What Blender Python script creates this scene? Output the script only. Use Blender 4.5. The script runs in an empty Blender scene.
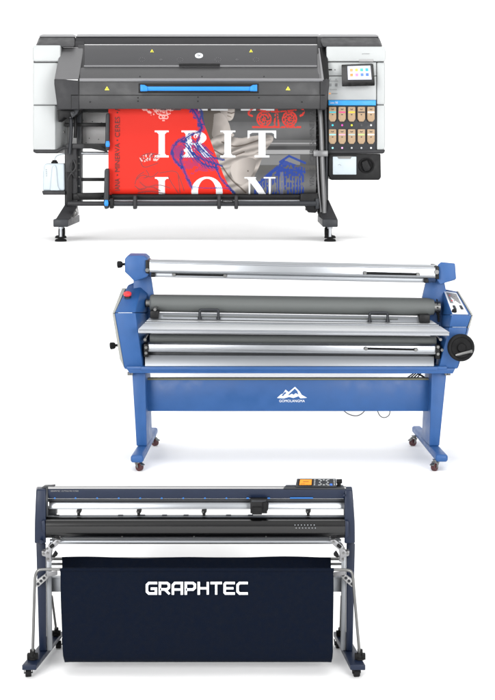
import bpy, bmesh, math, random
import numpy as np
from mathutils import Vector
random.seed(7)
S = bpy.context.scene
COL = S.collection
F, CX, HY = 1500.0, 247.5, 150.0          # focal length in px of the 495x700 frame, its centre column, eye level row

def at(px, py, Y):
    return Vector(((px-CX)*Y/F, Y, (HY-py)*Y/F))
def onz(px, py, Z):
    return at(px, py, -Z*F/(py-HY))
def lin(h):
    h = h.lstrip('#')
    c = [int(h[i:i+2], 16)/255 for i in (0, 2, 4)]
    return tuple((x/12.92 if x <= .04045 else ((x+.055)/1.055)**2.4) for x in c)+(1,)

# ---------------------------------------------------------------- materials
def mat(name, col, rough=.5, metal=0., var=.06, bump=0., scale=30., coat=0., spec=.5, rvar=.08, stretch=None, emit=0.):
    m = bpy.data.materials.new(name); m.use_nodes = True
    nt = m.node_tree; N = nt.nodes; L = nt.links
    b = N['Principled BSDF']
    c = lin(col) if isinstance(col, str) else tuple(col)+(1,)
    b.inputs['Metallic'].default_value = metal
    b.inputs['Coat Weight'].default_value = coat
    b.inputs['Coat Roughness'].default_value = .15
    b.inputs['Specular IOR Level'].default_value = spec
    tc = N.new('ShaderNodeTexCoord'); mp = N.new('ShaderNodeMapping')
    if stretch: mp.inputs['Scale'].default_value = stretch
    L.new(tc.outputs['Object'], mp.inputs['Vector'])
    n = N.new('ShaderNodeTexNoise'); n.inputs['Scale'].default_value = scale; n.inputs['Detail'].default_value = 4
    L.new(mp.outputs[0], n.inputs['Vector'])
    mr = N.new('ShaderNodeMapRange'); mr.inputs['From Min'].default_value = .3; mr.inputs['From Max'].default_value = .7
    mr.inputs['To Min'].default_value = 1-var; mr.inputs['To Max'].default_value = 1+var
    L.new(n.outputs['Fac'], mr.inputs['Value'])
    mx = N.new('ShaderNodeVectorMath'); mx.operation = 'SCALE'
    mx.inputs[0].default_value = c[:3]; L.new(mr.outputs[0], mx.inputs['Scale'])
    L.new(mx.outputs[0], b.inputs['Base Color'])
    m2 = N.new('ShaderNodeMapRange'); m2.inputs['From Min'].default_value = .3; m2.inputs['From Max'].default_value = .7
    m2.inputs['To Min'].default_value = max(.02, rough-rvar); m2.inputs['To Max'].default_value = min(1, rough+rvar)
    L.new(n.outputs['Fac'], m2.inputs['Value']); L.new(m2.outputs[0], b.inputs['Roughness'])
    if bump:
        bn = N.new('ShaderNodeBump'); bn.inputs['Strength'].default_value = bump; bn.inputs['Distance'].default_value = .002
        n2 = N.new('ShaderNodeTexNoise'); n2.inputs['Scale'].default_value = scale*8; n2.inputs['Detail'].default_value = 2
        L.new(mp.outputs[0], n2.inputs['Vector']); L.new(n2.outputs['Fac'], bn.inputs['Height']); L.new(bn.outputs[0], b.inputs['Normal'])
    if emit:
        b.inputs['Emission Color'].default_value = c; b.inputs['Emission Strength'].default_value = emit
    return m

M = {}
M['charcoal'] = mat('charcoal_plastic', '#2a2a2c', .45, bump=.12, scale=20, spec=.25)
M['cover'] = mat('cover_plastic', '#343435', .42, bump=.08, scale=12, spec=.3)
M['black'] = mat('black_plastic', '#131314', .45, bump=.1, spec=.2)
M['gloss_black'] = mat('gloss_black', '#030303', .16, spec=.3)
M['rubber'] = mat('black_rubber', '#0f0f10', .7, bump=.3, spec=.2)
M['white'] = mat('white_plastic', '#aeb1b1', .42, var=.02, scale=6, rvar=.03)
M['light'] = mat('light_trim', '#7e7e80', .35, metal=.2, var=.015, rvar=.015)
M['endgrey'] = mat('grey_shell', '#616162', .4, var=.04, scale=5, spec=.3)
M['window'] = mat('smoked_window', '#3e3e40', .16, var=.05, scale=3, spec=.5, stretch=(.3, 1, 3), rvar=.03)
M['band'] = mat('cover_slope', '#474748', .36, var=.04, scale=4, spec=.4, rvar=.03)
M['handle_blue'] = mat('blue_handle', '#2480d4', .4, var=.03, spec=.3)
M['yellow'] = mat('warning_yellow', '#e6dc3a', .5)
M['plate'] = mat('anodised_plate', '#d6d8da', .4, metal=.3, var=.01, rvar=.02, scale=3)
M['rail'] = mat('grey_rail', '#545455', .25, spec=.5, var=.03, scale=3, rvar=.02)
M['tubegrey'] = mat('grey_tube', '#6c6c6d', .35, metal=.4, var=.02, rvar=.02)
M['edgewhite'] = mat('painted_edge', '#93948f', .5, var=.03)
M['silver'] = mat('brushed_aluminium', '#9fa2a6', .3, metal=.9, var=.008, scale=3, rvar=.006)
M['silver_dull'] = mat('dull_aluminium', '#8b8e92', .42, metal=.6, var=.015, scale=9, stretch=(.1, 6, 6), rvar=.02)
M['steel'] = mat('steel', '#727271', .32, metal=.9, var=.02, rvar=.02)
M['panelgrey'] = mat('grey_sheet_metal', '#979797', .5, metal=.2, var=.05, scale=4)
M['tank'] = mat('milky_tank', '#b0bac0', .4, var=.03)
M['carton'] = mat('ink_carton', '#a38b70', .65, var=.05, scale=60, spec=.3)
M['inkblue'] = mat('strip_blue', '#2196dc', .4, var=.03)
M['blue'] = mat('powder_blue', '#264f84', .42, var=.05, bump=.1, scale=14, spec=.35)
M['roller'] = mat('grey_rubber_roller', '#5c5f5e', .55, var=.04, bump=.12, scale=8, stretch=(.2, 1, 1), spec=.3)
M['red'] = mat('red_button', '#d6383c', .35)
M['hub'] = mat('wine_wheel', '#43191c', .5)
M['olive'] = mat('olive_edge', '#6c6a52', .6)
M['print_white'] = mat('white_print', '#e6eaf0', .5, var=.03)
M['navy'] = mat('navy_enamel', '#121c30', .4, var=.05, bump=.08, scale=14, spec=.3)
M['slate'] = mat('dark_slate', '#27292d', .42, bump=.1, spec=.3)
M['platen'] = mat('black_platen', '#060607', .2, var=.05, scale=8, spec=.6, stretch=(.2, 1, 1), rvar=.02)
M['cloth'] = mat('navy_cloth', '#040b19', .85, var=.12, bump=.5, scale=40, spec=.1)
M['lcd'] = mat('orange_lcd', '#c97a1c', .4, emit=.15)
M['lcd_text'] = mat('lcd_text', '#8a5410', .5)
M['screen'] = mat('lit_screen', '#bcc0cf', .3, emit=.2, var=0)
M['printtext'] = mat('dark_print_text', '#3a1210', .6)
M['printtext_grey'] = mat('grey_print_text', '#2c2c2e', .6)
M['cable'] = mat('black_cable', '#141416', .5)
M['greytext'] = mat('grey_text', '#7d7f80', .6)

def colmat(h, e=0.):
    k = h+str(e)
    if k not in M: M[k] = mat('colour_'+h.strip('#'), h, .45, var=.02, emit=e)
    return M[k]

# ---------------------------------------------------------------- mesh builder (world coordinates)
SPLIT = {'screw', 'bolt', 'groove', 'table_bracket', 'bearing_plate', 'blue_marker', 'key_light', 'vacuum_slot', 'key', 'key_pad', 'rocker_switch', 'cable', 'guide_tube', 'rear_rod', 'rail_end', 'carton_mark', 'rail_bracket', 'clip', 'gusset', 'instruction_mark', 'front_port', 'indicator', 'bracket', 'tank_mark', 'latch', 'hinge', 'roller_shaft'}
class MB:
    def __init__(s): s.bm = bmesh.new(); s.mi = 0
    def face(s, vs):
        try:
            f = s.bm.faces.new(vs); f.material_index = s.mi; return f
        except ValueError: return None
    def loft(s, A, B):
        a = [s.bm.verts.new(p) for p in A]; b = [s.bm.verts.new(p) for p in B]; n = len(a)
        for i in range(n): s.face([a[i], a[(i+1) % n], b[(i+1) % n], b[i]])
        s.face(a[::-1]); s.face(b); return s
    def px(s, x0, y0, x1, y1, Y0, Y1): return s.poly([(x0, y0), (x1, y0), (x1, y1), (x0, y1)], Y0, Y1)
    def poly(s, pts, Y0, Y1):
        A = [at(x, y, Y0) for x, y in pts]
        return s.loft(A, [Vector((p.x, Y1, p.z)) for p in A])
    def hexa(s, A, B):                       # lists of (px, py, Y)
        return s.loft([at(*p) for p in A], [at(*p) for p in B])
    def bars(s, L, R):                       # a section at the left end, one at the right end
        return s.loft([at(*p) for p in L], [at(*p) for p in R])
    def box(s, a, b):
        x0, y0, z0 = a; x1, y1, z1 = b
        return s.loft([Vector(p) for p in ((x0, y0, z0), (x1, y0, z0), (x1, y0, z1), (x0, y0, z1))],
                      [Vector(p) for p in ((x0, y1, z0), (x1, y1, z0), (x1, y1, z1), (x0, y1, z1))])
    def frame(s, d):
        d = d.normalized(); u = Vector((0, 0, 1)) if abs(d.z) < .9 else Vector((0, 1, 0))
        a = d.cross(u).normalized(); return a, a.cross(d).normalized()
    def tube(s, pts, r, n=14, smooth=0):
        pts = [Vector(p) for p in pts]
        for _ in range(smooth):
            q = [pts[0]]
            for i in range(len(pts)-1):
                q += [pts[i].lerp(pts[i+1], .25), pts[i].lerp(pts[i+1], .75)]
            pts = q+[pts[-1]]
        rs = r if isinstance(r, (list, tuple)) else [r]*len(pts)
        rings = []; a = None
        for i, p in enumerate(pts):
            d = (pts[min(i+1, len(pts)-1)]-pts[max(i-1, 0)]).normalized()
            if a is None: a, b = s.frame(d)
            else:
                a = (a-d*a.dot(d)).normalized(); b = a.cross(d).normalized()
            rings.append([s.bm.verts.new(p+(a*math.cos(t)+b*math.sin(t))*rs[i]) for t in [2*math.pi*k/n for k in range(n)]])
        for A, B in zip(rings, rings[1:]):
            for k in range(n): s.face([A[k], A[(k+1) % n], B[(k+1) % n], B[k]])
        s.face(rings[0][::-1]); s.face(rings[-1]); return s
    def cyl(s, a, b, r, n=24): return s.tube([a, b], r, n)
    def lathe(s, c, ax, prof, n=32):         # prof: (distance along ax, radius)
        c = Vector(c); ax = Vector(ax).normalized(); a, b = s.frame(ax); rings = []
        for h, r in prof:
            rings.append([s.bm.verts.new(c+ax*h+(a*math.cos(t)+b*math.sin(t))*max(r, 1e-4)) for t in [2*math.pi*k/n for k in range(n)]])
        for A, B in zip(rings, rings[1:]):
            for k in range(n): s.face([A[k], A[(k+1) % n], B[(k+1) % n], B[k]])
        s.face(rings[0][::-1]); s.face(rings[-1]); return s
    def ribbon(s, pts, w, Y, th=.002):       # pts are px on the plane Y, w in px; stroked with mitred joints
        P = [Vector((x, y)) for x, y in pts]
        d0 = (P[1]-P[0]).normalized(); P[0] = P[0]-d0*w/2
        d1 = (P[-1]-P[-2]).normalized(); P[-1] = P[-1]+d1*w/2
        Lf, Rt = [], []
        for i, p in enumerate(P):
            a = (P[i]-P[i-1]).normalized() if i else (P[1]-P[0]).normalized()
            b = (P[i+1]-P[i]).normalized() if i < len(P)-1 else a
            na, nb = Vector((-a.y, a.x)), Vector((-b.y, b.x))
            n = (na+nb).normalized(); k = w/2/max(.4, n.dot(na))
            Lf.append(p+n*k); Rt.append(p-n*k)
        for i in range(len(P)-1):
            s.poly([Lf[i], Lf[i+1], Rt[i+1], Rt[i]], Y, Y+th)
        return s
    def text(s, st, c, w, h, X=(1, 0, 0), Z=(0, 0, 1), th=.001):   # fitted to w x h metres, centred on c, in the plane X, Z
        V, T = glyphs(st)
        x0, x1 = V[:, 0].min(), V[:, 0].max(); y0, y1 = V[:, 1].min(), V[:, 1].max()
        X = Vector(X).normalized(); Z = Vector(Z).normalized(); nrm = X.cross(Z)
        c = Vector(c); vs = []
        for v in V:
            vs.append(s.bm.verts.new(c+X*((v[0]-x0)/(x1-x0)-.5)*w+Z*((v[1]-y0)/(y1-y0)-.5)*h + nrm*(v[2])*th))
        for t in T:
            try: s.face([vs[i] for i in t])
            except Exception: pass
        return s
    def build(s, name, m, parent=None, bevel=0., seg=2, angle=32, label=None):
        bm = s.bm
        if name in SPLIT:                    # separate pieces become separate parts of the same name
            left = set(bm.verts); groups = []
            while left:
                st = [left.pop()]; g = list(st)
                while st:
                    for e in st.pop().link_edges:
                        for v in e.verts:
                            if v in left: left.remove(v); st.append(v); g.append(v)
                groups.append(g)
            if len(groups) > 1:
                for g in groups:
                    q = MB(); mp_ = {v: q.bm.verts.new(v.co) for v in g}; fs = set(f for v in g for f in v.link_faces)
                    for f in fs: q.face([mp_[v] for v in f.verts])
                    o = q.build(name, m, parent, bevel, seg, angle, label)
                bm.free(); return o
        bmesh.ops.recalc_face_normals(bm, faces=bm.faces)
        if bevel:
            es = [e for e in bm.edges if len(e.link_faces) == 2 and e.calc_face_angle(0) > math.radians(24)]
            bmesh.ops.bevel(bm, geom=es, offset=bevel, offset_type='OFFSET', segments=seg, profile=.5, affect='EDGES', clamp_overlap=True)
        for f in bm.faces: f.smooth = True
        for e in bm.edges:
            if len(e.link_faces) == 2: e.smooth = e.calc_face_angle(0) < math.radians(angle)
        off = origin(parent)
        for v in bm.verts: v.co -= off
        me = bpy.data.meshes.new(name); bm.to_mesh(me); bm.free()
        for x in (m if isinstance(m, (list, tuple)) else [m]): me.materials.append(M[x] if isinstance(x, str) else x)
        o = bpy.data.objects.new(name, me); COL.objects.link(o)
        if parent: o.parent = parent
        if label: o['label'] = label
        return o

def origin(p):
    v = Vector((0, 0, 0))
    while p: v += p.location; p = p.parent
    return v
_g = {}
def glyphs(st):
    if st not in _g:
        cu = bpy.data.curves.new('lettering', 'FONT'); cu.body = st; cu.size = 1; cu.extrude = 1; cu.resolution_u = 3; cu.offset = 0
        o = bpy.data.objects.new('lettering', cu); COL.objects.link(o)
        bpy.context.view_layer.update()
        me = bpy.data.meshes.new_from_object(o.evaluated_get(bpy.context.evaluated_depsgraph_get()))
        V = np.array([v.co[:] for v in me.vertices]); T = [tuple(p.vertices) for p in me.polygons]
        bpy.data.objects.remove(o); bpy.data.curves.remove(cu); bpy.data.meshes.remove(me)
        _g[st] = (V, T)
    return _g[st]
def thing(name, label, cat, loc):
    o = bpy.data.objects.new(name, None); COL.objects.link(o); o.location = loc; o.empty_display_size = .1
    o['label'] = label; o['category'] = cat; return o

# ================================================================= SETTING: white stepped studio floor
def fillet(P, rads, n=8):
    out = [P[0]]
    for i in range(1, len(P)-1):
        p = Vector(P[i]); a = (Vector(P[i-1])-p).normalized(); b = (Vector(P[i+1])-p).normalized(); r = rads[i]
        A, B = p+a*r, p+b*r
        for k in range(n+1):
            t = k/n; out.append(tuple(A*(1-t)**2+p*2*t*(1-t)+B*t*t))
    return out+[P[-1]]
Z3, Z2, Z1 = -2.577, -1.929, -0.6655
prof = [(-3., Z3), (8.42, Z3), (8.5, Z2), (10.22, Z2), (10.3, Z1), (13.2, Z1), (13.3, 5.)]
prof = fillet(prof, [0, .12, .05, .12, .05, .9, 0])
bm = bmesh.new()
rows = [[bm.verts.new((x, y, z)) for y, z in prof] for x in (-9, 9)]
for i in range(len(prof)-1): bm.faces.new([rows[0][i], rows[1][i], rows[1][i+1], rows[0][i+1]])
for f in bm.faces: f.smooth = True
me = bpy.data.meshes.new('studio_floor'); bm.to_mesh(me); bm.free()
M['sweep'] = mat('white_sweep', (.93, .93, .93), .9, var=.006, scale=2, spec=.1)
me.materials.append(M['sweep'])
o = bpy.data.objects.new('studio_floor', me); COL.objects.link(o); o['kind'] = 'structure'

# ================================================================= MACHINE 1: wide format printer
Y = 11.0
P1 = thing('large_format_printer', 'white and charcoal wide printer with blue lid handle, highest of the three machines', 'printer',
           (at(208, 150, Y+.3).x, Y+.3, Z1))
# left pod: lid, upper and lower shell, core showing in the gaps
MB().poly([(33.5, 46), (33.5, 150), (56, 150), (56, 46)], Y+.02, Y+.5).build('core', 'charcoal', P1)
MB().poly([(33.6, 45.2), (60.5, 45.2), (60.5, 61.6), (33.6, 61.6), (32.4, 59), (32.2, 49)], Y-.012, Y+.56).build('shell_panel', 'white', P1, .012, 4)
MB().poly([(32.8, 62.6), (58, 62.6), (58, 104.9), (32.8, 104.9)], Y, Y+.55).build('shell_panel', 'white', P1, .01, 4)
MB().poly([(32.8, 105.5), (55.6, 105.5), (55.6, 150.2), (34, 150.2), (32.8, 147)], Y, Y+.55).build('shell_panel', 'white', P1, .01, 4)
MB().poly([(33, 149.6), (56, 149.6), (63.5, 146.5), (68, 146.5), (68, 148.8), (63, 149), (57, 153.4), (36, 153.4), (33.2, 152)], Y-.004, Y+.5).build('bottom_skirt', 'charcoal', P1, .006)
# inner slanted side panel of left pod
b = MB(); b.hexa([(55.8, 106, Y), (67, 106, Y+.16), (67, 147, Y+.16), (55.8, 150, Y)], [(55.8, 106, Y+.4), (67, 106, Y+.42), (67, 147, Y+.42), (55.8, 150, Y+.4)])
sp = b.build('side_panel', 'white', P1, .004)
MB().lathe(at(64, 132, Y+.112), (.5, -.85, 0), [(0, .008), (.004, .008), (.006, .005)], 16).build('screw', 'steel', sp)
# black top caps
def topcap(x0, x1, xa, xb):
    b = MB()
    b.hexa([(x0, 47.2, Y), (xa, 36.2, Y+.2), (xb, 36.2, Y+.2), (x1, 47.2, Y)], [(x0, 47.2, Y+.55), (xa, 36.2, Y+.52), (xb, 36.2, Y+.52), (x1, 47.2, Y+.55)])
    o = b.build('top_cap', 'charcoal', P1, .02, 4)
    b = MB(); b.hexa([(xa-1.2, 36.8, Y+.18), (xa+2, 34.4, Y+.225), (xb-2, 34.4, Y+.225), (xb+1.2, 36.8, Y+.18)], [(xa-1.2, 36.6, Y+.55), (xa+2, 34.2, Y+.5), (xb-2, 34.2, Y+.5), (xb+1.2, 36.6, Y+.55)])
    b.build('trim', 'light', o, .008, 3)
topcap(35.2, 75, 39.5, 76)
topcap(322.5, 383, 318, 378.6)
# rear hood strip between caps
b = MB(); b.hexa([(75, 44.5, Y+.12), (76, 36.2, Y+.2), (320, 36.2, Y+.2), (320, 44.5, Y+.12)], [(75, 44.5, Y+.5), (76, 36.2, Y+.5), (320, 36.2, Y+.5), (320, 44.5, Y+.5)])
hood = b.build('rear_hood', 'charcoal', P1, .006)
b = MB(); b.hexa([(76.5, 36.6, Y+.185), (77, 34.2, Y+.24), (319, 34.2, Y+.24), (319, 36.6, Y+.185)], [(76.5, 36.4, Y+.5), (77, 34.2, Y+.5), (319, 34.2, Y+.5), (319, 36.4, Y+.5)])
b.build('trim', 'light', hood, .004)
# lid: front beam, slope, window, pale edge trim
def xsec(x, pts): return [(x, py, Y+d) for py, d in pts]
pf = [(109, -.22), (95.6, -.225), (81.5, -.225), (80, -.21), (68, -.09), (45, .10), (45, .45), (109, .3)]
b = MB(); b.bars(xsec(78, pf), xsec(324, pf))
lid = b.build('lid', 'cover', P1, .005)
b = MB(); pe = [(81.6, -.228), (79.4, -.236), (78.3, -.222), (80, -.19)]
b.bars(xsec(79.5, pe), xsec(323, pe)); b.build('trim', 'light', lid, .002)
b = MB(); ps = [(78.6, -.212), (67.6, -.1), (68.4, -.085), (79.6, -.2)]
b.bars(xsec(80, ps), xsec(319.5, ps)); b.build('slope_panel', 'band', lid, .002)
b = MB(); pw = [(65.6, -.09), (45.6, .09), (46.6, .11), (66.6, -.07)]
b.bars(xsec(84.5, pw), xsec(317, pw)); win = b.build('window', 'window', lid, .002)
b = MB(); pb = [(67.2, -.1), (66, -.105), (65.3, -.09), (66.6, -.08)]
b.bars(xsec(84, pb), xsec(317, pb)); b.build('trim', 'light', lid)
b = MB(); pn = [(66.8, -.116), (63.4, -.09), (63.4, -.05), (66.8, -.08)]
b.bars(xsec(179, pn), xsec(220, pn)); b.build('grip', 'black', lid, .003)
for k in range(5):                                                          # rivets and slots on the slope
    for py, d, xx in ((76.5, -.195, 140+k*62-62), ):
        if 85 < xx < 315: MB().lathe(at(xx, py, Y+d-.003), (0, -1, .8), [(0, .004), (.002, .004)], 10).build('screw', 'black', lid)
# window badges: warning triangles and round logo
def tri(x, y, d, par):
    b = MB(); b.poly([(x-2.3, y+1.9), (x+2.3, y+1.9), (x, y-2)], Y+d, Y+d+.004); t = b.build('warning_triangle', 'yellow', par)
    b = MB(); b.px(x-.22, y-.6, x+.22, y+.9, Y+d-.002, Y+d+.001); b.build('mark', 'black', t)
tri(152, 51.2, .03, win); tri(251, 51.2, .03, win); tri(107, 88.3, -.23, lid); tri(288, 88.3, -.23, lid)
zs = (at(0, 45.6, Y+.09)-at(0, 65.6, Y-.09)); zs.x = 0; zs.normalize()
ns = Vector((1, 0, 0)).cross(zs)
c = at(199, 56, Y-.004)
b = MB(); b.lathe(c+ns*.001, ns, [(0, .029), (.004, .029)], 40); lg = b.build('logo', 'print_white', win)
b = MB(); b.text('hp', c+ns*.0056, .026, .036, (1, 0, 0), zs+Vector((.25, 0, 0)), .0012); b.build('lettering', 'slate', lg)
# faint etched circles on the window
for xx, rr in ((142, .022), (180, .022), (218, .022), (256, .022), (161, .008), (237, .008)):
    q = at(xx, 60, Y-.044)
    for k in range(9):
        t = k/9*6.283; MB().lathe(q+Vector((math.cos(t)*rr, 0, 0))+zs*math.sin(t)*rr+ns*.004, ns, [(0, .0017), (.0006, .0017)], 6).build('etched_dot', 'light', win)
# end caps of the lid
for (a0, a1, b0, b1, lx0, lx1, nm) in ((60.5, 84, 54, 79, 57, 79, 0), (316, 320.6, 323, 329, 323, 327, 1)):
    b = MB()
    if nm == 0:
        b.hexa([(54.4, 79.5, Y-.226), (79, 79.5, Y-.226), (84.2, 47.5, Y+.08), (60.6, 47.5, Y+.08)], [(54.4, 79.5, Y+.3), (79, 79.5, Y+.3), (84.2, 47.5, Y+.35), (60.6, 47.5, Y+.35)])
        e = b.build('lid_end', 'endgrey', lid, .012, 4)
        b = MB(); b.hexa([(60.4, 47.4, Y+.081), (84.4, 47.4, Y+.081), (84.8, 41.5, Y+.14), (62.5, 41.5, Y+.14)], [(60.4, 47.4, Y+.4), (84.4, 47.4, Y+.4), (84.8, 41.5, Y+.4), (62.5, 41.5, Y+.4)])
        b.build('cap', 'charcoal', e, .008, 3)
        b = MB(); b.poly([(54.2, 78.8), (79, 80.5), (79, 109.4), (57.6, 109.4), (54.2, 84)], Y-.23, Y+.2); b.build('front_end', 'charcoal', e, .006, 3)
        b = MB(); b.hexa([(79.2, 79, Y-.2), (83.8, 48, Y+.1), (84.6, 48, Y+.13), (80.5, 79, Y-.18)], [(79.2, 79, Y+.2), (83.8, 48, Y+.2), (84.6, 48, Y+.2), (80.5, 79, Y+.2)]); b.build('side_trim', 'black', e)
    else:
        b.hexa([(317.5, 79.6, Y-.216), (327.6, 79.6, Y-.226), (322.5, 47.5, Y+.08), (316, 47.5, Y+.09)], [(317.5, 79.6, Y+.3), (327.6, 79.6, Y+.3), (322.5, 47.5, Y+.35), (316, 47.5, Y+.35)])
        e = b.build('lid_end', 'endgrey', lid, .008, 3)
        b = MB(); b.hexa([(323, 79.6, Y-.232), (329.3, 79.6, Y-.22), (326.8, 43.5, Y+.11), (319, 43.5, Y+.11)], [(323, 79.6, Y+.3), (329.3, 79.6, Y+.3), (326.8, 43.5, Y+.35), (319, 43.5, Y+.35)])
        b.build('cap', 'black', e, .012, 3)
        b = MB(); b.hexa([(317, 47.6, Y+.07), (325.8, 47.6, Y+.06), (322.4, 36.4, Y+.18), (317, 36.4, Y+.18)], [(317, 47.6, Y+.3), (325.8, 47.6, Y+.3), (322.4, 36.4, Y+.3), (317, 36.4, Y+.3)])
        b.build('hinge_cover', 'charcoal', e, .012, 3)
        b = MB(); b.poly([(320, 80), (329.4, 78.9), (329.2, 86), (326.4, 109.4), (320, 109.4)], Y-.23, Y+.2); b.build('front_end', 'charcoal', e, .006, 3)
        b = MB(); b.hexa([(321.5, 79.8, Y-.236), (324, 79.8, Y-.238), (319.5, 48, Y+.066), (318.3, 48, Y+.07)], [(321.5, 79.8, Y-.2), (324, 79.8, Y-.2), (319.5, 48, Y+.12), (318.3, 48, Y+.12)]); b.build('side_trim', 'light', e, .002)
# handle recess and blue bar
b = MB(); b.px(138.5, 83.4, 258.8, 93.2, Y-.2275, Y-.2); b.build('handle_recess', 'black', lid, .002)
b = MB()
b.loft([at(143, y, Y+d) for y, d in ((90.8, -.25), (86.6, -.255), (86.6, -.235), (90.8, -.235))], [at(255, y, Y+d) for y, d in ((90.8, -.25), (86.6, -.255), (86.6, -.235), (90.8, -.235))])
b.poly([(140.3, 84.6), (144.5, 84.9), (147.5, 86.8), (147.5, 91), (143, 91.2), (140.3, 91.2)], Y-.262, Y-.228)
b.poly([(257.2, 84.6), (252.8, 84.9), (249.8, 86.8), (249.8, 91), (254, 91.2), (257.2, 91.2)], Y-.262, Y-.228)
b.build('handle', 'handle_blue', lid, .004, 3)
b = MB(); b.px(71, 94.8, 325, 95.5, Y-.2300, Y-.2); b.build('groove', 'black', lid)
b = MB(); b.px(71, 95.5, 71.6, 109, Y-.2315, Y-.2); b.px(78.6, 81.5, 78.95, 94.6, Y-.2320, Y-.2); b.px(320, 81.5, 320.5, 94.6, Y-.2325, Y-.2); b.build('groove', 'black', lid)
b = MB()
for xx, yy in ((138, 97.8), (198, 97.2), (198, 101.3), (259, 97.8), (138, 101.2), (90, 102), (302, 102)): b.lathe(at(xx, yy, Y-.225), (0, -1, 0), [(0, .005), (.003, .005)], 10)
b.build('screw', 'black', lid)

# right pod
MB().px(328, 48, 384, 150, Y+.02, Y+.5).build('core', 'charcoal', P1)
MB().poly([(326.5, 46.6), (384.6, 46.6), (386, 52), (385.6, 60.2), (384, 61.4), (326.5, 61.4)], Y-.012, Y+.56).build('shell_panel', 'white', P1, .012, 4)
MB().poly([(328, 62.2), (376.2, 62.2), (376.2, 75.6), (328, 75.6)], Y, Y+.5).build('shell_panel', 'white', P1, .004)
MB().poly([(328, 76.3), (376.2, 76.3), (376.2, 100), (328, 100)], Y, Y+.5).build('shell_panel', 'white', P1, .003)
MB().poly([(376.8, 62.2), (385.2, 62.2), (385.2, 104.6), (376.8, 104.6)], Y, Y+.5).build('shell_panel', 'white', P1, .012, 4)
MB().poly([(376.8, 105.2), (385.2, 105.2), (385.2, 147.5), (383.5, 150), (376.8, 150)], Y, Y+.5).build('shell_panel', 'white', P1, .012, 4)
b = MB(); b.px(328.5, 100.2, 375.8, 105.4, Y-.006, Y+.1); stp = b.build('status_strip', 'inkblue', P1, .001)
b = MB(); b.text('Latex 700', at(334, 102.6, Y-.0075), .055, .015); b.build('lettering', 'print_white', stp)
b = MB(); b.px(359, 59.2, 373.5, 61.8, Y-.016, Y+.1); b.build('lid_latch', 'panelgrey', P1, .003)
b = MB(); b.text('printer', at(366, 53.8, Y-.0135), .055, .010); b.build('small_print', 'greytext', P1)
# touch screen
b = MB(); b.hexa([(341.2, 64.6, Y-.05), (372.6, 63.6, Y-.06), (374.8, 85.8, Y-.13), (341.8, 86.6, Y-.13)], [(344, 65, Y-.01), (373.5, 64, Y-.01), (375.2, 84, Y-.01), (344, 85, Y-.01)])
sc_ = b.build('control_screen', 'gloss_black', P1, .006, 3)
tl, tr, br, bl = at(347.5, 66.6, Y-.0625), at(370.2, 66.0, Y-.0703), at(371.6, 79.6, Y-.1138), at(348, 80.0, Y-.1075)
nn = (tr-tl).cross(bl-tl).normalized(); nn = nn if nn.y < 0 else -nn
b = MB(); up = nn*.002
b.loft([tl+nn*.006, tr+nn*.006, br+nn*.006, bl+nn*.006], [tl-nn*.004, tr-nn*.004, br-nn*.004, bl-nn*.004]); dsp = b.build('display', 'screen', sc_)
cols = ['#f0905c', '#f0a844', '#3aa79c', '#2c9fd0', '#f0803c', '#f07aa8', '#4f74d8', '#3e68d4']
for k, cc in enumerate(cols):
    u = .16+(k % 4)*.225; v = .3 if k < 4 else .66
    p = tl.lerp(tr, u).lerp(bl.lerp(br, u), v)+nn*.0062
    xa = (tr-tl).normalized()*.0105; za = (tl-bl).normalized()*.0115
    b = MB(); b.loft([p-xa+za+nn*.001, p+xa+za+nn*.001, p+xa-za+nn*.001, p-xa-za+nn*.001], [p-xa+za-nn*.001, p+xa+za-nn*.001, p+xa-za-nn*.001, p-xa-za-nn*.001])
    b.build('app_icon', colmat(cc, .05), dsp)
b = MB(); b.px(328.6, 69, 332, 70.3, Y-.003, Y+.01); b.px(334.5, 69.4, 335.5, 70.1, Y-.003, Y+.01); b.build('front_port', 'black', P1)
b = MB()
for xx in (329.2, 335): b.px(xx, 83.5, xx+2.4, 86.3, Y-.003, Y+.01); b.px(xx+.6, 79, xx+1.6, 79.6, Y-.003, Y+.01)
b.px(329.5, 89.3, 337, 89.7, Y-.003, Y+.01); b.px(331.5, 93.3, 337.5, 93.8, Y-.003, Y+.01); b.px(329.4, 80.8, 338, 81.1, Y-.003, Y+.01)
b.build('instruction_mark', 'greytext', P1)
b = MB(); b.px(329, 92.8, 330.6, 94.2, Y-.003, Y+.01); b.build('indicator', colmat('#e89040', .3), P1)
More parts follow.
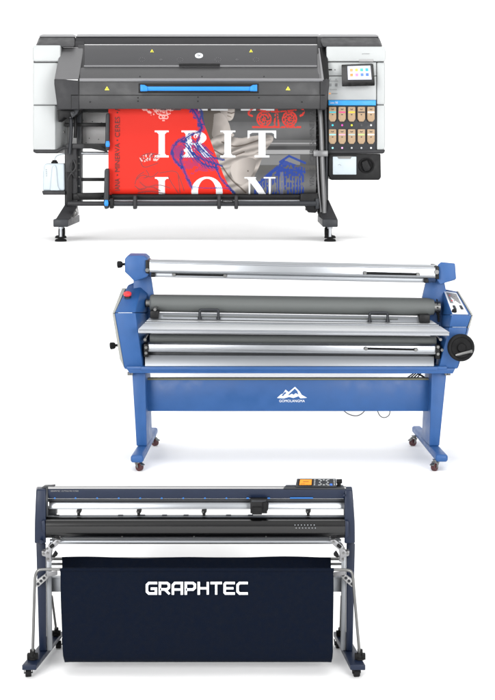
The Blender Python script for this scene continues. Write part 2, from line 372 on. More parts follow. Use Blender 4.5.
# ink bay
b = MB(); b.px(328, 105.8, 376, 150.5, Y-.001, Y+.2); bay = b.build('ink_bay', 'slate', P1, .003)
tops = [['#27aebb', '#cf2f74', '#e2b71e', '#3c3430', '#e8e8e4'], ['#8cc8cc', '#e59ab0', '#9fb0ae', '#a9bf7a', '#e4e0da']]
dots = [['#2cc3d6', '#d23aa6', '#e0dc2a', '#3a3a3c', '#c6c8ca'], ['#8fd8e0', '#d79ac8', '#9a9c9e', '#9a9c9e', '#c6c8ca']]
for r_, (y0, y1, yd) in enumerate(((106.8, 121.6, 125.2), (129.2, 143.9, 147.9))):
    for k, xc in enumerate((332.6, 342.1, 351.7, 361.4, 371)):
        b = MB()
        b.poly([(xc-3.7, y0+.4), (xc-3, y0), (xc+3, y0), (xc+3.7, y0+.4), (xc+3.7, y1-2.6), (xc+2, y1), (xc-2, y1), (xc-3.7, y1-2.6)], Y-.03, Y+.01)
        ct = b.build('ink_carton', 'carton', bay, .003)
        b = MB(); b.px(xc-3.3, y0+4.7, xc+3.3, y0+6.1, Y-.0315, Y-.02); b.build('colour_band', colmat(tops[r_][k]), ct)
        b = MB(); b.poly([(xc-1.3, y0+1.6), (xc, y0+2.6), (xc+1.3, y0+1.6), (xc+1.1, y0+3), (xc-1.1, y0+3)], Y-.0315, Y-.02); b.px(xc-.7, y0+7.4, xc+.7, y0+8.3, Y-.0315, Y-.02)
        b.build('carton_mark', 'slate', ct)
        MB().lathe(at(xc, yd, Y-.001), (0, -1, 0), [(0, .0072), (.003, .0072)], 14).build('status_light', colmat(dots[r_][k], .35), bay)
b = MB(); b.poly([(327.5, 150.2), (385.2, 149.6), (384.6, 152.4), (383, 153.6), (327.5, 153.8)], Y-.004, Y+.45); b.build('bottom_skirt', 'charcoal', P1, .006)
b = MB(); b.poly([(328.4, 153.8), (380.6, 153.8), (381, 177.5), (379, 180), (331, 180), (328.4, 175)], Y-.01, Y+.3); lb = b.build('heater_box', 'black', P1, .008, 3)
b = MB(); b.px(332.8, 156.6, 356.4, 174.6, Y-.014, Y+.02); wp = b.build('service_panel', 'tank', lb, .004)
b = MB(); b.poly([(337, 156.3), (352, 156.3), (350.5, 158.8), (338.5, 158.8)], Y-.0165, Y); b.build('panel_grip', 'steel', wp)
b = MB(); b.ribbon([(338, 165), (339.5, 164.3), (341, 165.4)], .35, Y-.0155); b.build('signature_mark', 'greytext', wp)
c = at(366.3, 165.4, Y-.01)
b = MB(); b.lathe(c, (0, -1, 0), [(0, .057), (.014, .057), (.018, .053), (.018, .047), (.006, .045), (.006, 0.001)], 40); kn = b.build('power_switch', 'rubber', lb)
b = MB(); b.poly([(361.5, 162.2), (367.2, 159.8), (371.2, 167.8), (369.5, 170.6), (364.4, 171.4), (362.8, 168)], Y-.04, Y-.01); b.build('lever', 'black', kn, .006, 3)

# platen wall behind the print and open bay
b = MB(); b.px(66, 107, 328, 148.5, Y+.2, Y+.42); bw = b.build('body_wall', 'panelgrey', P1, .004)
b = MB(); b.px(66, 109, 327, 112, Y+.05, Y+.2); b.build('print_gap', 'black', P1)
b = MB()
for k in range(9): b.lathe(at(80+k*3.1, (137, 120, 142)[k % 3]+k*.4, Y+.2), (0, -1, 0), [(0, .004), (.002, .004)], 8)
b.build('screw', 'slate', bw)
# underside lines seen right of banner
b = MB(); b.px(64.5, 122.8, 107, 126.6, Y+.08, Y+.13); b.build('cross_rail', 'black', P1, .004)
b = MB(); b.px(66, 143.6, 110, 148.6, Y-.02, Y+.05); b.build('cross_rail', 'charcoal', P1, .004)
b = MB(); b.poly([(84, 143.8), (100, 146), (107, 149.5), (107, 152), (84, 147)], Y-.04, Y); b.build('gusset', 'black', P1)
b = MB(); b.cyl(at(71, 153.2, Y+.1), at(316, 153.2, Y+.1), .0115); b.build('media_bar', 'silver', P1)
b = MB(); b.px(75, 177.8, 106, 181.2, Y+.1, Y+.14); b.build('cross_rail', 'black', P1, .003)
b = MB(); b.px(72, 193.6, 320, 200, Y-.006, Y+.07); b.build('lower_beam', 'black', P1, .006, 3)
b = MB(); b.poly([(76, 193), (104, 192.5), (107, 195), (96, 199.5), (80, 199)], Y-.03, Y); b.build('gusset', 'black', P1, .004)
# stand: uprights
b = MB(); b.px(64.6, 148, 76.5, 206, Y+.0, Y+.12); up1 = b.build('upright', 'charcoal', P1, .006, 3)
b = MB(); b.px(76.7, 109.5, 81.4, 203, Y+.086, Y+.2); b.build('rear_post', 'slate', P1, .004)
b = MB(); b.tube([at(70.3, 112, Y-.02), at(71.6, 130, Y-.03), at(69.5, 154, Y-.03)], .013, 12, 2); b.build('brace_arm', 'slate', up1)
b = MB(); b.tube([at(74, 112, Y+.02), at(76, 124, Y), at(75, 138, Y)], .012, 12, 2); b.build('brace_arm', 'black', up1)
b = MB(); b.poly([(57, 110), (80, 110), (78, 113), (70, 119), (64, 117.5), (58.3, 122)], Y-.1, Y+.1); b.build('hinge_bracket', 'black', P1, .005)
b = MB(); b.poly([(70, 112), (80, 108), (77, 114), (72, 118)], Y-.13, Y-.1); b.lathe(at(73.6, 112.6, Y-.13), (0, -1, 0), [(0, .011), (.01, .009)], 12); b.lathe(at(70.5, 117.5, Y-.12), (0, -1, 0), [(0, .009), (.01, .007)], 12); b.build('hinge', 'slate', P1, .002)
b = MB()
for yy in (157, 163.5, 170, 177, 186, 196): b.lathe(at(79, yy, Y+.08), (0, -1, 0), [(0, .008), (.006, .006)], 8)
b.build('screw', 'steel', up1)
b = MB(); b.tube([at(73.5, 160, Y-.02), at(77, 168, Y-.03), at(70, 174, Y-.03), at(67.5, 181, Y-.02)], .009, 10, 2); b.tube([at(72, 162, Y-.03), at(70.5, 170, Y-.04), at(75, 178, Y-.02)], .007, 10, 2); b.build('cable', 'cable', P1)
b = MB(); b.poly([(66.5, 172), (72, 173), (72, 201), (66.5, 207)], Y-.03, Y); b.build('side_plate', 'black', up1, .003)
# right upright with silver tube
b = MB(); b.poly([(311, 109), (328.3, 109), (328.3, 200), (324, 214), (318, 212), (318, 160), (312, 130)], Y+.02, Y+.14); up2 = b.build('upright', 'charcoal', P1, .006, 3)
b = MB(); b.tube([at(319.6, 109, Y-.04), at(320.8, 120, Y-.06), at(322.4, 165, Y-.06), at(324.5, 213, Y-.05)], .017, 16, 1); b.tube([at(317, 150, Y-.06), at(318.5, 190, Y-.06), at(321, 212, Y-.05)], .008, 12, 1)
b.build('guide_tube', 'tubegrey', up2)
b = MB(); b.tube([at(325.5, 109, Y-.02), at(326.6, 150, Y-.03), at(326, 195, Y-.02)], .011, 12, 1); b.build('guide_tube', 'slate', up2)
# feet
for sx, (fx0, fx1, tx0, tx1, cx_) in ((0, (53.2, 68, 62.5, 76, 60.8)), (1, (322.5, 337.8, 317, 329, 330))):
    b = MB()
    if sx == 0:
        b.hexa([(55.6, 219.5, Y-.14), (68.4, 221, Y-.14), (77.5, 206.5, Y+.0), (66, 203, Y+.0)], [(55.6, 221, Y+.25), (68.4, 221, Y+.25), (77.5, 206.5, Y+.2), (66, 203, Y+.2)])
    else:
        b.hexa([(323.5, 221, Y-.14), (337.8, 220, Y-.14), (328.4, 199.5, Y+.0), (318.5, 209, Y+.0)], [(323.5, 221, Y+.25), (337.8, 220, Y+.25), (328.4, 199.5, Y+.2), (318.5, 209, Y+.2)])
    ft = b.build('foot', 'charcoal', P1, .006, 3)
    b = MB(); b.px(fx0, 219.2, fx1, 227, Y-.16, Y+.6); b.build('foot_beam', 'slate', ft, .008, 3)
    for (yy, nm) in ((Y-.08, 0), (Y+.34, 1)):
        k = yy/(Y-.08)
        c = at(cx_, 150, Y-.08); c.x *= k; c.y = yy; zz = Z1
        zb = at(0, 227, Y-.08).z
        b = MB(); b.lathe((c.x, yy, zz), (0, 0, 1), [(0, .043), (.010, .043), (.018, .036), (.024, .014), (.034, .012)], 28); pd = b.build('levelling_foot', 'rubber', ft)
        b = MB(); b.cyl((c.x, yy, zz+.03), (c.x, yy, zb+.01), .0105, 14); b.lathe((c.x, yy, zb-.012), (0, 0, 1), [(0, .018), (.012, .018)], 6); b.build('threaded_stem', 'silver', pd)
    s_ = 1 if sx else -1
    b = MB(); cc = at(cx_+(1 if sx == 0 else -2.4), 232, Y+.02); b.tube([cc+Vector((-.022, 0, 0)), cc+Vector((.022, 0, 0))], .034, 20); b.tube([cc+Vector((0, 0, .0)), cc+Vector((0, 0, .05))], .018, 10); b.build('castor', 'rubber', ft, .004)
b = MB(); b.poly([(73, 206), (77, 206), (78, 214), (74, 218), (70, 216)], Y+.02, Y+.08); b.lathe(at(74.5, 213, Y+.02), (0, -1, 0), [(0, .02), (.03, .016)], 12); b.build('lock_lever', 'steel', up1, .003)
b = MB(); b.px(305.5, 208, 320, 210.5, Y+.0, Y+.06); b.poly([(317, 211), (322, 212), (323, 219), (319, 217)], Y, Y+.05); b.build('bracket', 'charcoal', up2, .003)
# take up unit: roll, bar, collars, flanges
b = MB(); b.cyl(at(107, 203.6, Y-.1), at(316, 203.6, Y-.1), .0185, 20); tk = b.build('take_up_bar', 'slate', P1)
b = MB(); b.cyl(at(68, 203.6, Y-.1), at(107, 203.6, Y-.1), .017, 20); b.build('take_up_bar', 'charcoal', P1)
b = MB(); b.cyl(at(112, 197, Y-.02), at(306, 197, Y-.02), .023, 20); b.build('tension_bar', 'black', P1)
b = MB(); b.cyl(at(112, 201.2, Y-.0), at(308, 201.2, Y-.0), .007, 12); b.build('reflection_rod', 'print_white', P1)  # added white rod imitates the reflection line along the take up bar
for xc in (134.8, 219, 236.2):
    b = MB(); b.px(xc-1.9, 195.5, xc+1.9, 209.2, Y-.135, Y-.06); b.build('collar', 'charcoal', tk, .009, 4)
b = MB(); b.px(222, 199.4, 233.6, 203.2, Y-.125, Y-.1); nb = b.build('roller_badge', 'black', tk, .003)
b = MB(); b.text('MEDIA', at(227.8, 201.3, Y-.1262), .06, .011); b.build('lettering', 'light', nb)
for (x0, x1, y0, y1, yy, mm) in ((104.4, 108.8, 168.5, 209, Y-.16, 'slate'), (105.8, 109.3, 113, 150.5, Y-.12, 'slate')):
    b = MB(); b.poly([(x0, y0+2), (x0+1.4, y0), (x1-.6, y0), (x1, y0+2), (x1-.3, y1-1), (x1-1.6, y1), (x0+.3, y1), (x0-.8, y1-4)], yy, yy+.09); fl = b.build('flange_arm', mm, P1, .006, 3)
    cy = 203.4 if y1 > 200 else 144.4
    b = MB(); b.poly([(x0+.2, cy-3.4), (x0+3.4, cy-3.4), (x0+4, cy), (x0+3.4, cy+2.6), (x0+.2, cy+2.6), (x0-.4, cy)], yy-.012, yy+.01); b.build('lock_tab', 'handle_blue', fl, .004)
b = MB(); b.px(109.6, 198.2, 113.4, 208.6, Y-.14, Y-.06); b.build('collar', 'black', tk, .006)
b = MB(); b.poly([(300, 193.5), (318, 193), (320, 206), (316, 213), (308, 212.5), (305, 206), (300, 203)], Y-.08, Y+.05); gb = b.build('gearbox', 'black', P1, .008, 3)
b = MB(); b.px(315.5, 198.4, 319, 209, Y-.11, Y-.06); b.build('collar', 'slate', gb, .006)
# right black side mechanism beside the banner
b = MB(); b.poly([(313.5, 112), (319, 112), (320, 150), (320, 193), (316, 193), (316, 152)], Y-.0, Y+.05); sm = b.build('side_rail', 'black', P1, .003)
b = MB()
for k in range(16): b.lathe(at(317+.6*math.sin(k*2), 116+k*4.8, Y), (0, -1, 0), [(0, .007+.003*(k % 3)), (.012, .006)], 8)
b.build('screw', 'slate', sm)
b = MB(); b.px(313.5, 150.5, 328, 156.5, Y-.0825, Y-.04); b.build('clamp', 'tubegrey', sm, .004)
# waste bottle
b = MB(); b.poly([(44, 164.5), (46.5, 163.4), (64, 163.4), (64.5, 190.8), (42.4, 190.8), (42.8, 172)], Y-.03, Y+.16); tkk = b.build('waste_tank', 'tank', P1, .014, 4)
b = MB(); b.poly([(50, 190.5), (52, 167), (55, 164.6), (56.5, 168), (57.8, 186), (60, 190.5)], Y-.044, Y-.028); b.build('moulded_rib', 'tank', tkk, .006, 3)
b = MB(); b.poly([(41.8, 190.9), (65, 190.9), (65, 194.8), (43, 194.8)], Y-.04, Y+.17); b.build('tank_tray', 'charcoal', tkk, .004)
b = MB(); b.lathe(at(54.6, 163.6, Y+.03), (0, 0, 1), [(0, .025), (.014, .025), (.016, .018), (.026, .016)], 20); b.build('tank_cap', 'rubber', tkk)
b = MB(); b.tube([at(54.7, 161, Y+.03), at(55.4, 156.5, Y+.03), at(60, 154.5, Y+.04), at(65.5, 153.6, Y+.05)], .0045, 8, 3); b.build('drain_hose', 'tank', tkk)
b = MB()
for k in range(4): b.px(45.6+.1*k, 169.5+k*2, 46.9+.1*k, 170.1+k*2, Y-.0325, Y-.02)
b.build('tank_mark', 'greytext', tkk)

# ---- printed banner (a sheet of film hanging out of the printer, wrapped on the take up roll)
YB = Y-.05
NX, NY = 800, 350
X0, X1, YT, YBt = 108.4, 316.0, 106.0, 203.0       # px columns and rows along the sheet (rows past 190 wrap round the roll)
xs = np.linspace(X0, X1, NX+1); ys = np.linspace(YT, YBt, NY+1)
PX, PY = np.meshgrid(xs, ys)
rng = np.random.RandomState(3)
def noise(x, y, s, o=0):
    g = np.random.RandomState(int(s*100)+o*17+1).rand(64, 64)
    u, v = x/s+o*7.3, y/s+o*3.1
    i, j = np.floor(u).astype(int), np.floor(v).astype(int); fu, fv = u-i, v-j
    fu, fv = fu*fu*(3-2*fu), fv*fv*(3-2*fv); i %= 64; j %= 64; i2, j2 = (i+1) % 64, (j+1) % 64
    return (g[i, j]*(1-fu)+g[i2, j]*fu)*(1-fv)+(g[i, j2]*(1-fu)+g[i2, j2]*fu)*fv
def inpoly(pts, x=None, y=None):
    x = PX if x is None else x; y = PY if y is None else y
    r = np.zeros(x.shape, bool); n = len(pts)
    for k in range(n):
        x1, y1 = pts[k]; x2, y2 = pts[(k+1) % n]
        if y1 == y2: continue
        c_ = ((y1 > y) != (y2 > y)) & (x < (x2-x1)*(y-y1)/(y2-y1)+x1)
        r ^= c_
    return r
def seg(pts):                                   # distance to a polyline
    d = np.full(PX.shape, 1e9)
    for (x1, y1), (x2, y2) in zip(pts, pts[1:]):
        L2 = (x2-x1)**2+(y2-y1)**2+1e-9
        t = np.clip(((PX-x1)*(x2-x1)+(PY-y1)*(y2-y1))/L2, 0, 1)
        d = np.minimum(d, np.hypot(PX-x1-t*(x2-x1), PY-y1-t*(y2-y1)))
    return d
def smoothpts(p, n=3):
    p = [tuple(q) for q in p]
    for _ in range(n):
        q = [p[0]]
        for a, b_ in zip(p, p[1:]): q += [(a[0]*.75+b_[0]*.25, a[1]*.75+b_[1]*.25), (a[0]*.25+b_[0]*.75, a[1]*.25+b_[1]*.75)]
        p = q+[p[-1]]
    return p
def rect(x0, y0, x1, y1): return (PX >= x0) & (PX <= x1) & (PY >= y0) & (PY <= y1)
def C(h): return np.array(lin(h)[:3])
img = np.zeros(PX.shape+(3,))
def put(mask, col, a=1.0):
    a = np.asarray(a)*mask
    img[:] = img*(1-a[..., None])+np.asarray(col)*a[..., None]
# grey photographic half
g = .10+.05*noise(PX, PY, 30)+.03*noise(PX, PY, 7, 2)
band = .05*np.sin((PY-110)/9.)+.04*np.sin((PY-118)/4.3+PX/60)
gv = np.clip(g+band, .06, .5); gv = np.where(PY < 122, gv*.75, gv)
img[:] = (gv[..., None]*np.array([1, 1, 1.01]))
put(rect(262, 140, 316, 146), C('#8e8e8e'), .5); put(rect(258, 150, 316, 154), C('#c4c4c4'), .75); put(rect(256, 155, 300, 165), C('#9a9a9a'), .7)
put(rect(268, 142.6, 316, 144), C('#bdbdbd'), .7); put(rect(250, 165.5, 316, 170), C('#6c6a66'), .7)
# dark backdrop left of the statue
put(inpoly([(195, 106), (222, 106), (216, 132), (224, 152), (212, 148)]), C('#6e665e'), .9)
# statue: bust, neck and robe with folds
skin = .5+.28*noise(PX, PY, 6, 4)+.25*np.clip((PX-222)/18, -.6, .6)
def folds(kx, ky, f, amp=.5, o=0):
    ph = (PX*kx+PY*ky)*f+3.2*noise(PX, PY, 11, 5+o)+1.2*noise(PX, PY, 4, 6+o)
    return .5+amp*np.sin(ph)*(.6+.4*noise(PX, PY, 9, 9))
hd = smoothpts([(217, 106), (221, 113), (227, 121), (232, 120.5), (234.5, 115), (235, 106), (217, 106)], 2)
tone = lambda v: np.stack([v*.62+.08, v*.57+.072, v*.53+.066], -1)
put(inpoly(hd), tone(np.clip(.35+(PX-219)/22+.1*noise(PX, PY, 3), .1, 1)))
put(seg([(228, 112.6), (231.6, 113.3), (234, 112.4)]) < .6, C('#6b5a50'), .8)
put(seg([(227.5, 115.8), (231, 117)]) < .45, C('#7d6c60'), .7)
nk = smoothpts([(214, 114), (222, 112), (229, 122), (231, 132), (236, 136), (222, 140), (211, 138), (213, 126), (214, 114)], 2)
put(inpoly(nk), tone(np.clip(.25+.04*(PX-212)+.15*noise(PX, PY, 5, 3), .1, .85)))
rb = smoothpts([(206, 146), (213, 137), (224, 133), (238, 139), (252, 136), (272, 134), (274, 140), (268, 147), (262, 158), (258, 170), (249, 186), (246, 203), (222, 203), (214, 172), (206, 146)], 2)
put(inpoly(rb), tone(np.clip(folds(.5, 1., .55, .34)+.08, .05, .95)))
bd = smoothpts([(234, 160), (250, 157), (257, 160), (254, 172), (247, 182), (240, 186), (232, 178), (230, 168), (234, 160)], 2)
put(inpoly(bd), tone(np.clip(.78-.03*(PX-240)+.1*noise(PX, PY, 8, 2), .2, .95)))
put(np.hypot(PX-248, PY-171) < .8, C('#5d5148'), .8)
arm = smoothpts([(220, 160), (232, 152), (246, 146), (262, 141), (274, 138), (266, 150), (250, 156), (236, 161), (226, 170), (218, 166), (220, 160)], 2)
put(inpoly(arm), tone(np.clip(folds(.3, 1., 1.1, .3, 2)+.12, .05, .95)))
for q in ([(222, 142), (236, 148), (262, 139)], [(214, 150), (228, 158), (244, 152)], [(222, 166), (231, 180), (246, 192)], [(218, 172), (228, 186), (238, 196)]):
    put(seg(smoothpts(q)) < .7, C('#57493f'), .75)
# red half
bx = np.interp(PY, [106, 121, 130, 150, 175, 203], [197, 202.5, 206.5, 214, 223.5, 237])
red = PX < bx
rc = C('#d92a1c')[None, None]*(1+.05*(noise(PX, PY, 25, 7)[..., None]-.5))
img[red] = np.broadcast_to(rc, img.shape)[red]
img[~red] = .72*img[~red]**1.15
# white lettering
W = C('#eef0f2')
lets = np.zeros(PX.shape, bool)
def serif_I(x0, x1, y0, y1, sw=6.4):
    c_ = (x0+x1)/2
    m_ = rect(x0, y0, x1, y0+1.7) | rect(x0, y1-1.7, x1, y1) | rect(c_-sw/2, y0, c_+sw/2, y1)
    m_ |= inpoly([(c_-sw/2-1.8, y0+1.7), (c_+sw/2+1.8, y0+1.7), (c_+sw/2, y0+3.6), (c_-sw/2, y0+3.6)]) | inpoly([(c_-sw/2-1.8, y1-1.7), (c_+sw/2+1.8, y1-1.7), (c_+sw/2, y1-3.6), (c_-sw/2, y1-3.6)])
    return m_
lets |= serif_I(154.6, 168.8, 130.6, 157.3)
lets |= serif_I(220.4, 235.3, 130.6, 157.3)
R_ = serif_I(181.5, 195.5, 130.6, 157.3, 5.6)
R_ |= (((PX-194)/12.4)**2+((PY-137.8)/7.2)**2 < 1) & (PX > 188) & ~((((PX-193.5)/6.6)**2+((PY-137.8)/5.2)**2 < 1) & (PX > 191))
R_ |= inpoly([(194, 144), (200, 143.5), (209, 154), (213, 157.3), (205, 157.3), (202, 155)])
lets |= R_
T_ = rect(247.6, 130.6, 276.2, 132.8) | inpoly([(247.6, 130.6), (250, 130.6), (249.6, 137.4), (247.6, 138.6)]) | inpoly([(276.2, 130.6), (273.8, 130.6), (274.2, 137.4), (276.2, 138.6)])
T_ |= inpoly([(247.6, 130.6), (252.5, 132.6), (249.8, 134)]) | inpoly([(276.2, 130.6), (271.5, 132.6), (274, 134)])
T_ |= rect(258.6, 130.6, 265.4, 157.3) | rect(254.6, 155.6, 269.4, 157.3)
lets |= T_
lets |= serif_I(155, 168.4, 177, 205)
ov = (((PX-207)/15.6)**2+((PY-191.5)/14.8)**2 < 1) & ~((((PX-207)/9.)**2+((PY-191.5)/12.8)**2 < 1))
lets |= ov
for a_, b2 in ((198.4, 207.6), (211, 228), (241, 256), (260, 274.4)):
    lets |= rect(a_, 108.6, b2, 110.6) | rect(a_+3, 106, b2-3.4, 109)
put(lets, W)
put(rect(156, 108.6, 181, 110.4) | rect(160, 106, 176, 109), C('#5b4a4c'))
put(rect(163, 106, 172, 107.8), C('#d84a40'), .8)
# blue engraving of a draped figure
BL = C('#18327e')
hatch = (np.sin((PX*.8+PY*1.3)*4.2+4*noise(PX, PY, 5)) > -.1) | (noise(PX, PY, 1.6, 3) > .68)
def sk(pts, w, a=.95, h=True, col=None):
    d = seg(smoothpts(pts)); m_ = d < w*(.5+.6*noise(PX, PY, 3, 8))
    put(m_ & (hatch | (d < w*.25)) if h else m_, BL if col is None else col, a)
sk([(190, 107), (194, 111), (197, 116), (200, 122), (202, 128)], 4.2)
sk([(188, 106), (192, 108), (190, 112)], 1.6)
sk([(198, 106), (202, 111), (202, 118)], 1.8)
sk([(202, 126), (200, 131), (195, 134), (188, 136), (184, 141)], 2.6)
sk([(202, 128), (199, 137), (196, 146), (200, 152)], 1.9)
sk([(186, 138), (188, 146), (192, 152), (200, 158), (210, 162), (222, 166)], 1.5)
sk([(196, 144), (204, 152), (214, 158), (224, 160)], 1.6)
sk([(184, 138), (176, 143), (172, 150), (173, 158), (178, 164), (183, 168)], 2.5)
sk([(182, 152), (180, 160), (184, 170), (188, 180), (192, 188)], 2.2)
sk([(186, 146), (194, 157), (206, 166), (218, 168)], 1.3)
sk([(216, 166), (219, 176), (226, 185), (234, 192)], 1.6)
sk([(205, 147), (213, 154)], 1.2)
sk([(190, 186), (200, 188), (214, 188), (226, 188), (232, 190)], .6)
fill = inpoly(smoothpts([(184, 138), (198, 140), (208, 152), (220, 162), (214, 170), (202, 168), (190, 158), (182, 148), (184, 138)], 2))
put(fill & (np.sin((PX*1.1-PY*.9)*1.9+4*noise(PX, PY, 6, 2)) > .25), BL, .9)
put(inpoly(smoothpts([(176, 144), (184, 146), (184, 158), (178, 160), (174, 152), (176, 144)], 2)) & (np.sin((PX-PY)*3.1) > .1), BL, .8)
put(inpoly(smoothpts([(186, 137), (176, 142), (171, 152), (174, 162), (184, 168), (192, 176), (198, 170), (206, 172), (220, 170), (212, 156), (204, 142), (186, 137)], 2)) & (np.sin((PX*.9+PY*.8)*3.6+5*noise(PX, PY, 7, 12)) > .1) & (noise(PX, PY, 2.5, 21) > .35), BL, .8)
for cx2, cy2, w2 in ((190, 142, 3), (196, 136, 2.4), (186, 150, 2.2), (193, 150, 2)):
    put((np.hypot(PX-cx2, PY-cy2) < w2) & (noise(PX, PY, 1.3, 6) > .42), C('#dfe4ee'), .9)
# white lace ornament and red ornament
def ornament(cx2, cy2, r, col, flip=1, squash=1.):
    x, y = PX-cx2, (PY-cy2)*flip; rad = np.hypot(x, y*squash); th = np.arctan2(y, x)
    m_ = (np.abs(rad-r*(.55+.25*np.abs(np.cos(4*th)))) < .5) | (np.abs(rad-r*.9*(.7+.3*np.abs(np.sin(3*th)))) < .45) | ((rad < r*.35) & (np.sin(8*th) > .2))
    put(m_ & (y > -r*.35), col, .8)
x_, y_ = np.abs(PX-163.5), PY-106
lace = (np.abs(x_*.95+y_*.75-9.2-.8*np.sin(x_*2.2)) < .5) | (np.abs(x_*1.1+y_*.9-6.4) < .45) | ((x_ < 1.3) & (y_ > 4) & (y_ < 15) & (np.sin(y_*2.2) > -.4)) | (np.abs(np.hypot(x_-5, y_-6)-2.2) < .5) | (np.abs(np.hypot(x_-2.8, y_-11)-1.7) < .5) | (np.abs(np.hypot(x_-8.6, y_-2.5)-1.8) < .5)
put(lace & (y_ < 16) & (noise(PX, PY, 1.1, 3) > .3), C('#f4c4be'), .8)
put((seg([(141, 107.2), (147, 111), (152, 114), (157, 112)]) < 1.6) & (noise(PX, PY, 1.4, 4) > .5), C('#f4c4be'), .8)
RD = C('#d8382c')
orn = np.zeros(PX.shape, bool)
for cx2 in (264, 289.5):
    r_ = np.hypot((PX-cx2), (PY-119)*.95)
    orn |= (np.abs(r_-6.8) < .8) | (np.abs(r_-4.4) < .65) | (r_ < 2) | ((r_ < 6.8) & (np.sin(np.arctan2(PY-119, PX-cx2)*8+r_) > .55))
orn |= (rect(252, 126, 284+17, 128)) | (np.abs(PX-276.5) < .8+.12*(PY-106))*(PY < 126)*(np.abs(PX-276.5) > .3*(PY-106)*.2)
orn |= (seg(smoothpts([(256, 107), (250, 110), (248, 114), (252, 116)])) < 1) | (seg(smoothpts([(298, 106), (303, 109), (304, 114), (300, 116)])) < 1)
orn |= (seg([(258, 110), (276, 112), (296, 110)]) < .7)
put(orn & ((noise(PX, PY, 1.2, 9) > .25)) & (PY > 106), RD, .92)
# blue temple
tmp = inpoly([(253, 203), (253, 187), (262, 178), (284, 160), (305, 168), (305, 203)])
det = (noise(PX*1.6, PY, 2.2, 5) > .36)
colm = (np.sin(PX*2.1) > -.5) | (PY < 176)
put(tmp & det & colm, C('#1a3888'), .9)
put((seg([(280, 162), (289, 156), (305, 163)]) < 1.1) | (seg([(258, 184), (278, 168), (284, 160)]) < 1) | (seg([(284, 169), (305, 172)]) < .8), C('#1c3a86'), .95)
put(rect(280, 163, 283.5, 200) & (PY > 172), C('#777777'), .5)
N_ = rect(244.4, 177, 256, 178.5) | rect(263.6, 177, 275.4, 178.5) | inpoly([(246, 177), (254, 177), (271, 200), (271, 205), (268, 205)]) | rect(248.6, 178, 250.2, 203) | rect(268.8, 178, 270.6, 203)
put(N_, W)
# dark engraving bottom left
DK = C('#7c3a3a')
dk = np.zeros(PX.shape, bool)
for q in ([(140, 158), (144, 154), (152, 153), (160, 155)], [(140, 160), (143, 168), (150, 166), (158, 163)], [(146, 170), (150, 176), (144, 178)], [(136, 180), (142, 174), (152, 178), (158, 172)],
          [(135, 186), (140, 190), (150, 186), (160, 190)], [(138, 192), (150, 190), (166, 193)], [(160, 173), (176, 170), (180, 178), (184, 190)], [(168, 176), (172, 184), (178, 192)], [(140, 182), (146, 188), (158, 184), (170, 188)], [(135, 184), (137, 176), (144, 172)], [(178, 174), (180, 192)]):
    dk |= seg(smoothpts(q)) < .55
dk |= inpoly([(137, 178), (150, 176), (160, 182), (158, 192), (138, 192)]) & (np.sin((PX*1.2+PY*2)*2.2) > .65)
put(dk, DK, .8)
put(inpoly(smoothpts([(139, 157), (150, 153), (160, 155), (160, 162), (150, 160), (142, 163), (139, 157)])) & (noise(PX, PY, 1.3, 2) > .58), C('#efc2bc'), .85)
put(inpoly(smoothpts([(139, 157), (150, 153), (160, 155), (160, 162), (150, 160), (142, 163), (139, 157)])) & (noise(PX, PY, 1.2, 7) > .66), C('#6a4048'), .8)
img = np.clip(img*.85, 0.005, .75)
# geometry: straight down to row 187, then round the roll (radius RR)
RR = .052; zrow = (HY-ys)*YB/F; z187 = (HY-188.)*YB/F
yy_ = np.where(ys <= 188, YB, 0.); zz_ = zrow.copy()
for i, r in enumerate(ys):
    if r > 188:
        s_ = (z187-zrow[i])/RR; yy_[i] = YB+RR-RR*math.cos(min(s_*1.35, 2.8)); zz_[i] = z187-RR*math.sin(min(s_*1.35, 2.8))
VX = np.broadcast_to((xs-CX)*YB/F, PX.shape)
wob = .0012*np.sin(xs/17.)
co = np.stack([VX, np.broadcast_to(yy_[:, None], PX.shape)+wob[None, :], np.broadcast_to(zz_[:, None], PX.shape)], -1).reshape(-1, 3)
B0 = Vector((co[:, 0].mean(), YB, Z1)); bo = np.array(B0[:])
me = bpy.data.meshes.new('printed_banner'); nv = co.shape[0]
idx = np.arange(nv).reshape(NY+1, NX+1)
q = np.stack([idx[:-1, :-1], idx[1:, :-1], idx[1:, 1:], idx[:-1, 1:]], -1).reshape(-1, 4)
me.vertices.add(nv); me.vertices.foreach_set('co', (co-bo).ravel())
me.loops.add(q.size); me.loops.foreach_set('vertex_index', q.ravel())
me.polygons.add(len(q)); me.polygons.foreach_set('loop_start', np.arange(len(q))*4)
me.polygons.foreach_set('use_smooth', np.ones(len(q), bool))
me.update(calc_edges=True); me.validate()
ca = me.color_attributes.new('artwork', 'FLOAT_COLOR', 'POINT')
ca.data.foreach_set('color', np.concatenate([img.reshape(-1, 3), np.ones((nv, 1))], 1).ravel())
m = bpy.data.materials.new('banner_film'); m.use_nodes = True; b_ = m.node_tree.nodes['Principled BSDF']
an = m.node_tree.nodes.new('ShaderNodeVertexColor'); an.layer_name = 'artwork'
m.node_tree.links.new(an.outputs['Color'], b_.inputs['Base Color']); b_.inputs['Roughness'].default_value = .42; b_.inputs['Specular IOR Level'].default_value = .15
me.materials.append(m); M['banner_film'] = m
BN = bpy.data.objects.new('printed_banner', me); COL.objects.link(BN); BN.location = B0
BN['label'] = 'red and grey poster with white letters and a statue, hanging from the top printer'; BN['category'] = 'poster'
u = YB/F
b = MB()
for st, yc, ln in (('CERES', 127, 20.5), ('MINERVA', 157.4, 28.6), ('IANA', 184.6, 12.5)):
    b.text(st, at(117.4, yc, YB-.003), ln*u, 4.9*u, (0, 0, 1), (-1, 0, 0))
for yc in (112.6, 140.3, 175): b.lathe(at(117.4, yc, YB-.0015), (0, -1, 0), [(0, .8*u), (.001, .8*u)], 12)
